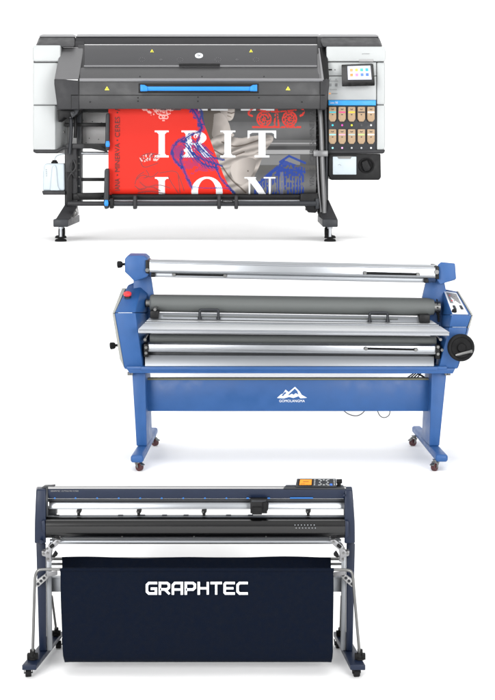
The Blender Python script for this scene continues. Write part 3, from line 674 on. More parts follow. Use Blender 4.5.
b.poly([(115, 108.9), (119.8, 107.2), (119.8, 107.9), (116, 109.2), (119.8, 110.2), (119.8, 111), (115, 109.7)], YB-.0035, YB-.0025)
b.build('lettering', 'printtext', BN)
b = MB()
for st, yc, ln in (('MINERVA', 124, 27), ('CERES', 152, 19), ('VENUS', 177, 18)):
    b.text(st, at(312, yc, YB-.003), ln*u, 4.6*u, (0, 0, 1), (-1, 0, 0))
for yc in (140, 164.6): b.lathe(at(312, yc, YB-.0015), (0, -1, 0), [(0, .8*u), (.001, .8*u)], 12)
b.build('lettering', 'printtext_grey', BN)
b = MB(); b.cyl(at(110, 188, YB+RR+.002), at(314.5, 188, YB+RR+.002), RR-.004, 32); b.build('cardboard_core', 'slate', BN)

# ================================================================= castors
def castor(parent, p, r, yaw, wheelmat, forkmat, lever=True, wr=.5):
    p = Vector(p); d = Vector((math.sin(yaw), -math.cos(yaw), 0)); ax = Vector((d.y, -d.x, 0)); up = Vector((0, 0, 1))
    hub = p+up*r; top = p+up*(2*r+.006); sw = top-d*r*.55
    b = MB(); b.lathe(sw, up, [(-.004, r*.62), (.008, r*.66)], 20)
    b.box((sw.x-r*.75, sw.y-r*.75, sw.z+.008), (sw.x+r*.75, sw.y+r*.75, sw.z+.013))
    for s_ in (-1, 1):
        o_ = ax*s_*(r*wr+.004); t = ax*.0015
        pts = [sw-d*r*.5, sw+d*r*.6, hub+d*r*.28, hub-up*r*.22, hub-d*r*.28]
        b.loft([q+o_-t for q in pts], [q+o_+t for q in pts])
    b.cyl(hub-ax*(r*wr+.006), hub+ax*(r*wr+.006), r*.16, 12)
    if lever:
        lv = sw+d*r*1.0-up*.006; b.loft([lv-ax*r*.5, lv+ax*r*.5, lv+ax*r*.5+up*.004, lv-ax*r*.5+up*.004], [lv+d*r*.9-ax*r*.6-up*.012, lv+d*r*.9+ax*r*.6-up*.012, lv+d*r*.9+ax*r*.6-up*.007, lv+d*r*.9-ax*r*.6-up*.007])
    c_ = b.build('castor', forkmat, parent, .001)
    b = MB(); b.lathe(hub-ax*r*wr*.9, ax, [(0, r*.7), (0, r*.9), (r*.12, r), (r*wr*1.8-r*.12, r), (r*wr*1.8, r*.9), (r*wr*1.8, r*.7)], 28)
    w_ = b.build('wheel', wheelmat, c_)
    return c_

# ================================================================= MACHINE 2: blue cold laminator
Y = 9.15
P2 = thing('roll_laminator', 'bright blue roll laminator with silver bars and black handwheel, middle of the three machines', 'laminator', (at(287, 0, 9.4).x, 9.4, Z2))
# side plates
b = MB(); b.poly([(134, 262), (148, 262), (151.5, 280), (155, 304), (151, 330), (150, 369), (128, 369), (131, 330), (133, 300)], Y+.26, Y+.3); slp = b.build('side_plate', 'blue', P2, .004)
b = MB(); b.poly([(426, 282), (437, 266), (444, 280), (450, 310), (453, 330), (452, 369), (434, 369), (430, 330), (421, 304)], Y+.26, Y+.3); srp = b.build('side_plate', 'blue', P2, .004)
# left console
b = MB()
b.hexa([(114.6, 313, Y), (135.6, 313, Y), (143, 369, Y+.03), (124.5, 369, Y+.03)], [(122, 313, Y+.5), (150, 313, Y+.3), (151, 369, Y+.3), (130, 369, Y+.5)])
con = b.build('console', 'blue', P2, .006, 3)
b = MB()
b.hexa([(114.8, 312.6, Y+.002), (135.4, 312.6, Y+.002), (141.5, 283.5, Y+.3), (127.5, 285.5, Y+.3)], [(122, 312.6, Y+.5), (150, 312.6, Y+.3), (153, 286, Y+.36), (134, 285, Y+.5)])
ct = b.build('console_top', 'blue', P2, .006, 3)
b = MB(); b.hexa([(127.5, 285.3, Y+.3), (137.8, 281, Y+.33), (148, 281, Y+.33), (146.5, 285.3, Y+.3)], [(127.5, 285.3, Y+.45), (137.8, 281, Y+.45), (148, 281, Y+.45), (146.5, 285.3, Y+.45)]); b.build('shoulder', 'blue', P2, .006)
b = MB(); b.hexa([(112.4, 313.5, Y+.02), (114.6, 313.5, Y+.0), (124.2, 368, Y+.03), (119.8, 359, Y+.06)], [(114.6, 310, Y+.45), (118, 310, Y+.45), (127, 366, Y+.45), (122, 359, Y+.45)]); b.build('side_cover', 'edgewhite', P2, .003)
b = MB(); b.hexa([(112.4, 313.2, Y+.02), (114.5, 313.2, Y+.0), (125.8, 288, Y+.27), (122, 288, Y+.3)], [(114.6, 310, Y+.45), (118, 310, Y+.45), (128, 292, Y+.45), (124, 292, Y+.45)]); b.build('side_cover', 'edgewhite', P2, .003)
nrm = (at(135.4, 312.6, Y)-at(114.8, 312.6, Y)).cross(at(127.5, 285.5, Y+.3)-at(114.8, 312.6, Y)).normalized()
if nrm.y > 0: nrm = -nrm
c = at(127.6, 297.5, Y+.165)
b = MB(); b.lathe(c, nrm, [(0, .021), (.012, .021), (.012, .012), (.02, .012)], 24); bs = b.build('button_base', 'steel', ct)
b = MB(); b.lathe(c+nrm*.016, nrm, [(0, .020), (.005, .025), (.014, .025), (.018, .02), (.019, .004)], 28); b.build('stop_button', 'red', bs)
for (p, q) in (((124.6, 264.2), (117.2, 264.6)), ((117.5, 345.2), (109.9, 346))):
    a_, e_ = at(p[0], p[1], Y+.2), at(q[0], q[1], Y+.2); ax = (e_-a_).normalized(); L_ = (e_-a_).length
    b = MB(); b.lathe(a_, ax, [(-.02, .008), (L_*.25, .008), (L_*.3, .016), (L_*.5, .021), (L_*.9, .022), (L_, .016)], 24); b.build('adjusting_knob', 'rubber', P2)
# upper bearing blocks
b = MB(); b.poly([(124.8, 259), (127.6, 255.6), (143.5, 255.8), (147.5, 259), (148.6, 275), (146, 277.5), (134.5, 281.5), (129, 275.8), (124.8, 272)], Y+.12, Y+.36); lbk = b.build('bearing_block', 'blue', P2, .006, 3)
b = MB(); b.poly([(145.6, 260), (149.3, 261), (149.3, 274), (145.6, 273)], Y+.1, Y+.3); b.build('bearing_plate', 'black', lbk, .003)
b = MB(); b.hexa([(437.5, 265, Y+.12), (441, 262, Y+.12), (455, 263.4, Y+.12), (456.2, 279, Y+.12), (440, 284.5, Y+.12), (437, 280.5, Y+.14)], [(438, 265, Y+.36), (441, 262, Y+.36), (454, 263.4, Y+.36), (455.4, 280, Y+.36), (440, 284, Y+.36), (437.5, 281, Y+.36)]); rbk = b.build('bearing_block', 'blue', P2, .006, 3)
b = MB(); b.poly([(434.6, 266), (439, 266.5), (439, 279.5), (434.6, 278.5)], Y+.1, Y+.3); b.build('bearing_plate', 'black', rbk, .003)
b = MB(); b.lathe(at(436.6, 272, Y+.1), (0, -1, 0), [(0, .016), (.006, .014)], 12); b.lathe(at(147.3, 270, Y+.1), (0, -1, 0), [(0, .014), (.006, .012)], 12); b.build('bolt', 'steel', rbk)
# top bar (extrusion of several flats)
def bar(name, xl, xr, L, R, m_, par=P2, bev=.002):
    b = MB(); b.bars([(xl, py, Y+d) for py, d in L], [(xr, py, Y+d) for py, d in R]); return b.build(name, m_, par, bev)
def pr(ps, k): return [(py+k, d) for py, d in ps]
tb = bar('top_bar', 149.5, 435.5, pr([(271.6, .1), (262, .1), (259.2, .14), (259.4, .26), (277, .26), (272.4, .1)], 0), pr([(271.6, .1), (262, .1), (259.2, .14), (259.4, .26), (277, .26), (272.4, .1)], 5.6), 'silver')
bar('bar_lip', 149.5, 435.5, [(272, .088), (270.4, .084), (270, .1), (272.3, .1)], [(277.6, .088), (276, .084), (275.6, .1), (277.9, .1)], 'silver_dull', tb)
bar('bar_lip', 150, 435, [(263.4, .094), (262.4, .094), (262.2, .1), (263.6, .1)], [(269, .094), (268, .094), (267.8, .1), (269.2, .1)], 'silver_dull', tb)
bar('lower_rail', 153, 427, [(276.6, .13), (273.2, .13), (272.8, .24), (277, .24)], [(282.3, .13), (278.8, .13), (278.4, .24), (282.8, .24)], 'silver_dull')
b = MB(); b.px(151, 273.3, 155, 277.2, Y+.11, Y+.2); b.px(424, 279, 428.5, 283, Y+.11, Y+.2); b.build('rail_end', 'black', P2, .003)
def slot(x0, x1, y0, y1, dd, h=1.4, par=None):
    b = MB(); b.bars([(x0, y0+h, Y+dd), (x0, y0-h, Y+dd), (x0, y0-h, Y+dd+.02), (x0, y0+h, Y+dd+.02)], [(x1, y1+h, Y+dd), (x1, y1-h, Y+dd), (x1, y1-h, Y+dd+.02), (x1, y1+h, Y+dd+.02)])
    s_ = b.build('slot', 'rubber', par or P2, .003)
    b = MB()
    for xx, yy in ((x0+2, y0), (x1-2, y1)): b.lathe(at(xx, yy, Y+dd), (0, -1, 0), [(0, .012), (.005, .010)], 16)
    b.build('screw', 'steel', s_)
slot(363, 420, 272.9, 274.4, .092, 1.3, tb); slot(364, 418, 348.5, 349.6, .03, 1.1)
slot(172, 227, 274.5, 275.6, .124, .9)
# top rubber roller and fittings
b = MB(); b.lathe(at(150, 303, Y+.2), (at(435, 307, Y+.2)-at(150, 303, Y+.2)), [(0, .045), (.01, .054), ((435-150)*Y/F-.01, .056), ((435-150)*Y/F+.03, .047)], 48); rl = b.build('press_roller', 'roller', P2)
b = MB(); b.cyl(at(146, 303, Y+.2), at(151, 303, Y+.2), .026); b.cyl(at(434, 307, Y+.2), at(440, 307, Y+.2), .036); b.build('roller_shaft', 'steel', rl)
b = MB()
for k in range(10):
    t = k/10*6.283; b.lathe(at(436.5, 307, Y+.2)+Vector((0, math.cos(t)*.045, math.sin(t)*.045)), (1, 0, 0), [(0, .006), (.006, .005)], 8)
b.build('bolt', 'black', rl)
bar('rear_table', 158, 420, [(318.8, .1), (312.6, .14), (313, .3), (319.4, .3)], [(322.5, .1), (316.8, .14), (317, .3), (323, .3)], 'silver_dull')
b = MB(); b.px(150, 311, 158.5, 318.5, Y+.08, Y+.2); b.px(419.5, 315, 430, 323, Y+.08, Y+.2); b.build('table_bracket', 'black', P2, .003)
bar('scale_strip', 163, 398, [(316.4, .112), (315.2, .117), (315.2, .13), (316.4, .13)], [(319.4, .112), (318.2, .117), (318.2, .13), (319.4, .13)], 'roller')
# feed table
def tbl(name, f0, f1, d0, d1, m_, th=.012, bev=.003):
    # strips across the tilted table from fraction f0 (front) to f1 (back)
    fl, fr, bl_, br_ = (138, 330), (449.5, 332.6), (150, 317.6), (431, 320.6)
    def P(f, side):
        a_, e_ = (fl, bl_) if side == 0 else (fr, br_)
        return (a_[0]+(e_[0]-a_[0])*f, a_[1]+(e_[1]-a_[1])*f, Y-.1+.28*f)
    b = MB(); L, R = [], []
    for f in (f0, f1):
        L.append(at(*P(f, 0))); R.append(at(*P(f, 1)))
    dz = Vector((0, 0, d0)); th_ = Vector((0, .0, -th))
    b.loft([L[0]+dz, L[1]+dz, L[1]+dz+th_, L[0]+dz+th_], [R[0]+dz, R[1]+dz, R[1]+dz+th_, R[0]+dz+th_])
    return b.build(name, m_, tbp, bev) if name != 'feed_table' else b.build(name, m_, P2, bev)
tbp = None
tbp = tbl('feed_table', 0, 1, 0, 0, 'silver', .02, .004)
tbl('table_rib', .02, .5, .004, 0, 'plate', .008); tbl('table_rib', .56, .64, .006, 0, 'silver_dull', .008); tbl('table_rib', .68, .98, .004, 0, 'plate', .008)
b = MB(); b.bars([(138.4, 331.6, Y-.1), (138.4, 329, Y-.11), (139, 329, Y-.06), (139, 333.5, Y-.06)], [(449.6, 334.3, Y-.1), (449.6, 331.6, Y-.11), (449, 331.6, Y-.06), (449, 336, Y-.06)]); b.build('table_edge', 'silver', tbp, .005, 3)
for x0, x1, y0, y1 in ((199.8, 218.4, 309.6, 318.8), (369.6, 387.6, 312.6, 321.8)):
    b = MB(); d = Y+.09
    b.tube([at(x0, y1, d), at(x0, y0+1.6, d), at(x0+.5, y0+.4, d), at(x0+2, y0, d), at(x1-2, y0, d), at(x1-.5, y0+.4, d), at(x1, y0+1.6, d), at(x1, y1, d)], .0085, 12, 1)
    for xx in (x0, x1): b.lathe(at(xx, y1+.4, d), (0, 0, 1), [(0, .013), (.012, .013)], 14)
    b.build('table_handle', 'slate', tbp)
# under table: dark gap, roller, lower bar, skirt
bar('gap_shade_bar', 150, 436, [(341, .12), (333.5, .12), (333.5, .26), (341, .26)], [(345, .12), (336, .12), (336, .26), (345, .26)], 'slate')  # dark bar stands for the shade in the gap under the table
b = MB(); b.cyl(at(150, 338.4, Y+.12), at(436, 341, Y+.12), .027, 32); b.build('guide_roller', 'roller', P2)
lbar = bar('lower_bar', 148, 436.5, [(350.8, .04), (344.4, .04), (342.2, .07), (342.4, .2), (352.6, .2)], [(353.4, .04), (346.4, .04), (343.6, .07), (343.8, .2), (355.4, .2)], 'silver')
bar('bar_lip', 148, 436.5, [(351.6, .036), (350, .032), (349.8, .05), (352, .05)], [(354.2, .036), (352.6, .032), (352.4, .05), (354.6, .05)], 'silver_dull', lbar)
bar('gap_strip', 146, 440, [(356, .1), (351.6, .1), (351.6, .2), (356, .2)], [(357.5, .1), (353.6, .1), (353.6, .2), (357.5, .2)], 'slate')
bar('front_skirt', 145, 434, [(366.8, .03), (360, .045), (355, .06), (355, .16), (366.8, .16)], [(366.8, .03), (361, .045), (356.4, .06), (356.4, .16), (366.8, .16)], 'silver_dull')
b = MB()
b.px(143.8, 344.2, 148.4, 357, Y+.03, Y+.14); b.px(435.6, 345, 440, 359, Y+.03, Y+.14); bp = b.build('bearing_plate', 'black', P2, .003)
b = MB()
for xx, yy in ((145, 339.5), (146, 347.5), (146, 353), (438, 347), (438, 354), (440.5, 339.5), (442, 350), (155, 309.5)): b.lathe(at(xx, yy, Y+.03), (0, -1, 0), [(-.22, .011), (.006, .009)], 14)
b.build('bolt', 'steel', bp)
# right console
b = MB()
b.hexa([(451.8, 315, Y), (471.5, 315.4, Y), (467.4, 327, Y+.01), (449.4, 327, Y+.01)], [(440, 315, Y+.3), (468, 315, Y+.5), (464, 327, Y+.5), (440, 327, Y+.3)])
b.build('console', 'blue', P2, .004, 3)
b = MB(); b.hexa([(449.4, 327.2, Y+.01), (467.4, 327.2, Y+.01), (457.5, 368.6, Y+.03), (438.6, 368.6, Y+.03)], [(440, 327.2, Y+.3), (464, 327.2, Y+.5), (455, 368.6, Y+.5), (434, 368.6, Y+.3)]); rcn = b.build('console', 'blue', P2, .006, 3)
b = MB(); b.hexa([(452, 314.8, Y+.002), (471.2, 315.2, Y+.002), (456.6, 291.4, Y+.3), (442, 288.6, Y+.3)], [(440, 314.8, Y+.3), (468, 314.8, Y+.5), (455, 292, Y+.5), (436, 288, Y+.4)]); rct = b.build('console_top', 'blue', P2, .005, 3)
def onp(u_, v_, k=.0):                    # a point on the right console's sloping panel
    a_ = at(452, 314.8, Y+.002).lerp(at(471.2, 315.2, Y+.002), u_); e_ = at(442, 288.6, Y+.3).lerp(at(456.6, 291.4, Y+.3), u_)
    return a_.lerp(e_, v_)+nr*k
nr = (at(471.2, 315.2, Y)-at(452, 314.8, Y)).cross(at(442, 288.6, Y+.3)-at(452, 314.8, Y)).normalized(); nr = -nr if nr.y > 0 else nr
b = MB(); b.loft([onp(.04, .03, .004), onp(.86, .03, .004), onp(.9, .9, .004), onp(.06, .9, .004)], [onp(.04, .03, -.01), onp(.86, .03, -.01), onp(.9, .9, -.01), onp(.06, .9, -.01)]); cp = b.build('control_panel', 'print_white', rct, .002)
b = MB(); b.loft([onp(.14, .42, .0055), onp(.78, .42, .0055), onp(.82, .84, .0055), onp(.16, .84, .0055)], [onp(.14, .42, .002), onp(.78, .42, .002), onp(.82, .84, .002), onp(.16, .84, .002)]); ov_ = b.build('overlay', 'light', cp)
b = MB(); b.lathe(onp(.3, .52, .006), nr, [(0, .006), (.002, .005)], 12); b.lathe(onp(.3, .72, .006), nr, [(0, .004), (.002, .004)], 12); b.build('indicator', 'red', ov_)
b = MB()
for k, (u_, v_) in enumerate(((.45, .52), (.6, .52), (.45, .72), (.6, .72), (.72, .62))): b.lathe(onp(u_, v_, .006), nr, [(0, .0055), (.0015, .005)], 12)
b.build('key_pad', 'greytext', ov_)
b = MB()
for u_, v_ in ((.27, .24), (.66, .26)): b.loft([onp(u_-.07, v_-.07, .012), onp(u_+.07, v_-.07, .012), onp(u_+.07, v_+.07, .012), onp(u_-.07, v_+.07, .012)], [onp(u_-.07, v_-.07, .0), onp(u_+.07, v_-.07, .0), onp(u_+.07, v_+.07, .0), onp(u_-.07, v_+.07, .0)])
b.build('rocker_switch', 'slate', cp, .001)
b = MB(); b.lathe(onp(.17, .1, .004), nr, [(0, .016), (.012, .014), (.014, .010)], 20); b.build('dial', 'rubber', cp)
b = MB(); b.hexa([(471.6, 316, Y), (473.2, 315, Y+.03), (469.6, 328, Y+.05), (467.6, 328, Y+.01)], [(469, 316, Y+.45), (471, 315, Y+.45), (468, 328, Y+.45), (466, 328, Y+.45)]); b.build('side_cover', 'edgewhite', P2, .002)
b = MB(); b.hexa([(471.3, 315, Y+.0), (473, 314.6, Y+.03), (458.4, 291, Y+.3), (456.8, 291, Y+.3)], [(469, 315, Y+.45), (471, 315, Y+.45), (457, 292, Y+.46), (455.6, 292, Y+.46)]); b.build('side_cover', 'edgewhite', P2, .002)
b = MB(); b.hexa([(467.6, 328, Y+.012), (469.4, 328, Y+.05), (460, 362, Y+.05), (457.9, 368, Y+.032)], [(466, 328, Y+.45), (468, 328, Y+.45), (458, 362, Y+.45), (456, 366, Y+.45)]); b.build('side_cover', 'blue', P2, .002)
b = MB(); b.px(438, 309, 439.6, 322, Y+.23, Y+.3); b.build('plate_slot', 'black', srp)
# handwheel
c = at(460.4, 347.4, Y-.035); ax = Vector((.12, -1, .05)).normalized(); a_, b2 = MB().frame(ax)
b = MB(); b.lathe(c-ax*.05, ax, [(0, .02), (.04, .02), (.04, .074), (.05, .082), (.07, .083), (.078, .078), (.08, .066), (.074, .060), (.072, .03), (.078, .026), (.086, .024), (.087, .006)], 56); hw = b.build('handwheel', 'rubber', P2)
e0 = at(455.5, 355.2, Y-.075); e1 = at(470.4, 351.4, Y-.085)
b = MB(); b.tube([e0, e0.lerp(e1, .15), e0.lerp(e1, .85), e1], [.006, .009, .0085, .0085], 14); b.lathe(e1, (1, -.05, .2), [(0, .010), (.012, .010)], 14); b.build('crank_grip', 'steel', hw)
# base
b = MB(); b.poly([(126.6, 368.4), (455.5, 368.4), (452.8, 373.6), (129.5, 373.2)], Y+.02, Y+.42); b.px(126.6, 366.5, 447, 369.8, Y+.012, Y+.1); b.px(141, 366.8, 438, 370.5, Y+.006, Y+.03); bb = b.build('base_beam', 'blue', P2, .003)
b = MB()
for xx in (129, 131.6, 446, 449): b.lathe(at(xx, 375.2, Y+.08), (0, 0, 1), [(0, .010), (.02, .010)], 8)
b.build('bolt', 'steel', bb)
# stand
ZT = -(455.5-HY)*8.98/F; ZB = -(463-HY)*8.98/F
def ft2(fx0, fx1, bx0, bx1, pyf, pyb):
    A = [onz(fx0, pyf, ZT), onz(fx1, pyf, ZT), onz(bx1, pyb, ZT), onz(bx0, pyb, ZT)]
    b = MB(); b.loft(A, [Vector((p.x, p.y, ZB)) for p in A]); return b.build('foot', 'blue', P2, .016, 5)
fl2 = ft2(130.4, 143.4, 148.6, 158, 455.5, 427); fr2 = ft2(435.6, 448.2, 411.6, 421, 454.8, 425.5)
def leg2(T, Bm, dT, dB):
    b = MB(); A = [at(x, y, d) for x, y, d in T]; Bv = [at(x, y, d) for x, y, d in Bm]; b.loft(A, Bv); return b.build('leg', 'blue', P2, .006, 3)
ym = 9.27; zt = ZT
def onfoot(x, Yd): q_ = at(x, 150, Yd); return (x, 150-zt*F/Yd, Yd)
leg2([(132, 373, ym), (145.4, 373, ym), (150.6, 373, ym+.26), (139, 373, ym+.26)], [onfoot(136.4, ym), onfoot(146.8, ym), onfoot(152.2, ym+.26), onfoot(143, ym+.26)], 0, 0)
leg2([(431.6, 373, ym), (446.6, 373, ym), (438, 373, ym+.26), (424.6, 373, ym+.26)], [onfoot(429.4, ym), onfoot(439.4, ym), onfoot(431, ym+.26), onfoot(421.4, ym+.26)], 0, 0)
b = MB(); b.px(145.8, 380, 431, 411.2, ym+.1, ym+.13); mp_ = b.build('modesty_panel', 'blue', P2, .003)
b = MB(); b.px(147, 378.4, 430.4, 380, ym+.095, ym+.15); b.build('top_edge', 'olive', mp_, .001)
# logo: mountains and lettering
YL = ym+.097
b = MB()
b.poly([(277, 398), (281, 394.4), (283, 393.6), (285.6, 389.6), (288.6, 392.2), (295, 386.8), (299.6, 391.4), (301.6, 394.8), (307, 397.8), (300.4, 398.3), (298.6, 396.2), (293.4, 398), (289, 396.9), (284, 398.4)], YL, YL+.004)
lgo = b.build('logo', 'print_white', mp_)
for pts in ([(281.4, 395.8), (285, 391.8), (286.6, 393), (284.2, 394.6), (283.4, 396)], [(288.6, 394.4), (294.8, 388.6), (297.2, 391), (298.6, 394.6), (295.6, 393.2), (293.6, 394.8), (291.8, 393.8), (288.4, 395.6)]):
    b = MB(); b.poly(pts, YL-.001, YL+.001); b.build('logo_notch', 'blue', lgo)
b = MB(); b.text('GOMOLANGMA', at(292, 400.9, YL), 25.6*YL/F, 2.5*YL/F, th=.001); b.build('lettering', 'print_white', lgo)
# cables
b = MB()
for k in range(4): b.tube([at(403+k*3.4, 381, ym+.2), at(407+k*3.3, 378, ym+.2), at(412+k*2.6, 374.6, ym+.18), at(415+k*2.2, 372, ym+.2)], .0042, 8, 2)
b.tube([at(418, 374, ym+.15), at(423.5, 376.5, ym+.15), at(425, 379, ym+.15)], .006, 8, 2)
b.tube([at(343, 410, ym+.16), at(348, 414.2, ym+.16), at(356, 416.4, ym+.16), at(362, 414, ym+.16), at(366, 409, ym+.16)], .0028, 8, 3)
b.tube([at(377, 409.5, ym+.16), at(379.5, 416, ym+.16), at(384.4, 418.2, ym+.16), at(389.6, 415.4, ym+.16), at(390, 409.5, ym+.16)], .0028, 8, 3)
b.build('cable', 'cable', P2)
for ftt, px_, Yc, yaw in ((fl2, 139.5, 9.02, .9), (fl2, 155, 9.78, .9), (fr2, 434.5, 9.02, -.7), (fr2, 412.8, 9.78, -.9)):
    q_ = at(px_, 150, Yc); r = (ZB-Z2-.008)/2
    castor(ftt, (q_.x, Yc, Z2), r, yaw, 'hub', 'steel', True, .62)

# ================================================================= MACHINE 3: navy cutting plotter
Y = 7.42
P3 = thing('cutting_plotter', 'dark navy cutting plotter with orange display and cloth catch basket, lowest of the three', 'plotter', (at(195, 0, Y+.1).x, Y+.1, Z3))
def endcap(x0, x1, inner):
    # section in the depth direction, tapered a little towards the outside
    prof_ = [(489.4, -.03), (486.6, .03), (487.4, .08), (495, .19), (520, .24), (543.4, .2), (543.4, -.02), (528, -.045), (505, -.045)]
    return prof_
def cap(xo_t, xo_b, xi, name):
    pr_ = endcap(0, 0, 0)
    def side(f): return [(f(py), py, Y+d) for py, d in pr_]
    fo = lambda py: xo_t+(xo_b-xo_t)*min(1, max(0, (py-487)/30))
    b = MB(); b.bars(side(fo), side(lambda py: xi)); return b.build(name, 'navy', P3, .008, 4)
cl_ = cap(36.4, 34.6, 46, 'end_cover'); cr_ = cap(352.2, 355.0, 344.4, 'end_cover')
b = MB(); pr_ = [(488.6, -.02), (486.2, .02), (486.4, .09), (517, .1), (517, -.03), (500, -.04)]
b.bars([(45.6, py, Y+d) for py, d in pr_], [(48.2, py, Y+d) for py, d in pr_]); b.build('inner_cover', 'slate', cl_, .003)
b = MB(); b.poly([(41, 488.2), (44, 486.4), (54.4, 485.8), (54.8, 487.4), (48, 488.2), (44, 490)], Y-.0, Y+.04); b.build('cap_lip', 'slate', cl_, .003)
b = MB(); b.poly([(41.4, 521.5), (44.6, 520), (45.2, 526), (45.2, 533), (42.4, 531)], Y-.062, Y-.03); b.lathe(at(41.8, 541, Y-.03), (0, -1, 0), [(0, .009), (.02, .009), (.02, .004), (.017, .002)], 14); b.build('latch', 'navy', cl_, .003)
b = MB(); b.poly([(345.2, 520.5), (348.8, 521.5), (348.8, 536), (345.2, 538)], Y-.06, Y-.03); b.lathe(at(343.6, 494.6, Y-.04), (0, -1, 0), [(0, .005), (.02, .005)], 12); b.build('latch', 'navy', cr_, .004)
# top beam
def bar3(name, xl, xr, ps, m_, par=P3, bev=.003, seg=2):
    b = MB(); b.bars([(xl, py, Y+d) for py, d in ps], [(xr, py, Y+d) for py, d in ps]); return b.build(name, m_, par, bev, seg)
tbm = bar3('top_beam', 48.2, 345.5, [(498.6, -.02), (489.6, -.03), (488.8, -.02), (488.8, .07), (498.6, .07)], 'navy')
bar3('beam_lid', 48, 346, [(488.9, -.024), (487.3, -.02), (485.8, .02), (486.2, .06), (489.6, .07)], 'panelgrey', tbm, .003)
b = MB(); b.text('GRAPHTEC', at(55.5, 491.0, Y-.0312), 9.5*Y/F, 1.4*Y/F); b.text('CUTTING PRO FC9000', at(70, 491.0, Y-.0312), 17*Y/F, 1.2*Y/F); b.build('lettering', 'light', tbm)
b = MB()
for xx in (54.9, 75.6, 97.2, 118.8, 140.3, 161.8, 183.3, 205, 226.4): b.lathe(at(xx, 498.1, Y-.02), (0, -1, 0), [(0, .0045), (.003, .0045)], 10)
b.px(290, 497.4, 313, 498.7, Y-.026, Y-.01); b.px(246.5, 497.5, 249, 499, Y-.026, Y-.01); b.px(267.6, 497.5, 270, 499, Y-.026, Y-.01)
b.build('blue_marker', colmat('#135a9c'), tbm)
# rails
bar3('upper_rail', 47.5, 352, [(501.6, .01), (498.7, .01), (498.7, .07), (502, .07)], 'slate')
rail = bar3('aluminium_rail', 49, 346, [(508.2, .0), (502.2, .01), (501.4, .03), (501.4, .06), (508.8, .06)], 'silver')
bar3('rail_lip', 49, 346, [(509, -.004), (508, -.004), (508, .03), (509.2, .03)], 'silver_dull', rail, .001)
b = MB(); b.px(46, 509, 56, 516.5, Y+.03, Y+.1); b.px(344, 500, 353.5, 517, Y+.03, Y+.08); b.build('rail_bracket', 'slate', P3, .003)
bar3('rear_table', 46, 346, [(517.4, -.0), (515.2, .01), (514.9, .04), (516, .045)], 'silver_dull')
b = MB()
for xx in (54, 118, 140, 162, 183.5, 226, 248): b.px(xx, 515.3, xx+5, 515.9, Y+.002, Y+.02)
b.build('vacuum_slot', 'slate', P3)
# pinch rollers
for xx in (79, 139, 204.2, 308.4, 347.6):
    b = MB(); b.poly([(xx-2, 509), (xx+2.6, 508.6), (xx+2.4, 512), (xx+.6, 514.4), (xx-1.6, 514.2), (xx-2.8, 512)], Y-.006, Y+.03); pc = b.build('pinch_roller', 'black', P3, .003)
    b = MB(); b.tube([at(xx-1.6, 514.4, Y+.0), at(xx+1.2, 514.4, Y+.0)], .0075, 14); b.build('wheel', 'rubber', pc)
    b = MB(); b.lathe(at(xx-1.2, 512, Y-.006), (0, -1, 0), [(0, .004), (.002, .003)], 10); b.build('pin', 'steel', pc)
# platen drum
b = MB(); ps = []
for k in range(15):
    t = math.radians(100-k*14.5); ps.append((527.6-11*math.sin(t)*1.0, -.03-.045*math.cos(t)+.0))
ps = [(517, .02)]+[(527.4-10.6*math.sin(math.radians(88-k*13.5)), -.005-.05*math.cos(math.radians(88-k*13.5))) for k in range(14)]+[(538, .02)]
b.bars([(45.8, py, Y+d) for py, d in ps], [(345.6, py, Y+d) for py, d in ps]); pl = b.build('platen', 'platen', P3)
b = MB()
for r_ in range(2):
    for k in range(7): b.lathe(at(295+k*3.2-r_*.4+(1.6 if r_ else 0), 525+r_*3, Y-.0545), (0, -1, 0), [(0, .0027), (.0015, .0022)], 8)
b.build('key_light', colmat('#8a8e92'), pl)
b = MB()
for xx in (122, 194, 266, 60, 330): b.lathe(at(xx, 536.6, Y-.03), (0, -1, -.5), [(0, .004), (.003, .003)], 8)
b.build('screw', 'steel', pl)
# carriage
b = MB(); b.px(250.4, 498.8, 267.2, 513.6, Y-.05, Y+.02); cg = b.build('tool_carriage', 'black', P3, .004, 3)
b = MB(); b.px(252, 507.4, 262, 514.8, Y-.062, Y-.04); b.poly([(262.6, 503), (266.6, 501.6), (268.8, 504), (268, 510.6), (264, 513)], Y-.06, Y-.04); b.build('tool_holder', 'rubber', cg, .003)
b = MB(); b.px(251.6, 500.4, 266, 502, Y-.052, Y-.04); b.build('painted_highlight', 'slate', cg, .001)  # strip in a paler tone paints a highlight on the carriage
# control panel
b = MB(); b.hexa([(283.6, 487.6, Y-.03), (344.6, 487.8, Y-.03), (344.6, 489.6, Y-.03), (283.6, 489.2, Y-.03)], [(286, 484.8, Y+.03), (343, 484.8, Y+.03), (343, 489, Y+.03), (286, 489, Y+.03)]); pb_ = b.build('panel_base', 'slate', P3, .002)
fb = ((295.4, 486.8, Y-.022), (336.6, 486.8, Y-.022)); bt = ((297, 478.6, Y+.0), (335.8, 478.6, Y+.0))
b = MB(); b.hexa([fb[0], fb[1], bt[1], bt[0]], [(295.4, 487.4, Y+.03), (336.6, 487.4, Y+.03), (335.8, 479.4, Y+.03), (297, 479.4, Y+.03)]); cpn = b.build('control_panel', 'slate', P3, .003)
def onc(u_, v_, k=0):
    return at(*fb[0]).lerp(at(*fb[1]), u_).lerp(at(*bt[0]).lerp(at(*bt[1]), u_), v_)+nc*k
nc = (at(*fb[1])-at(*fb[0])).cross(at(*bt[0])-at(*fb[0])).normalized(); nc = -nc if nc.y > 0 else nc
def patch(b, u0, v0, u1, v1, k): b.loft([onc(u0, v0, k), onc(u1, v0, k), onc(u1, v1, k), onc(u0, v1, k)], [onc(u0, v0, -.004), onc(u1, v0, -.004), onc(u1, v1, -.004), onc(u0, v1, -.004)])
b = MB(); patch(b, .05, .12, .41, .94, .002); b.build('bezel', 'black', cpn)
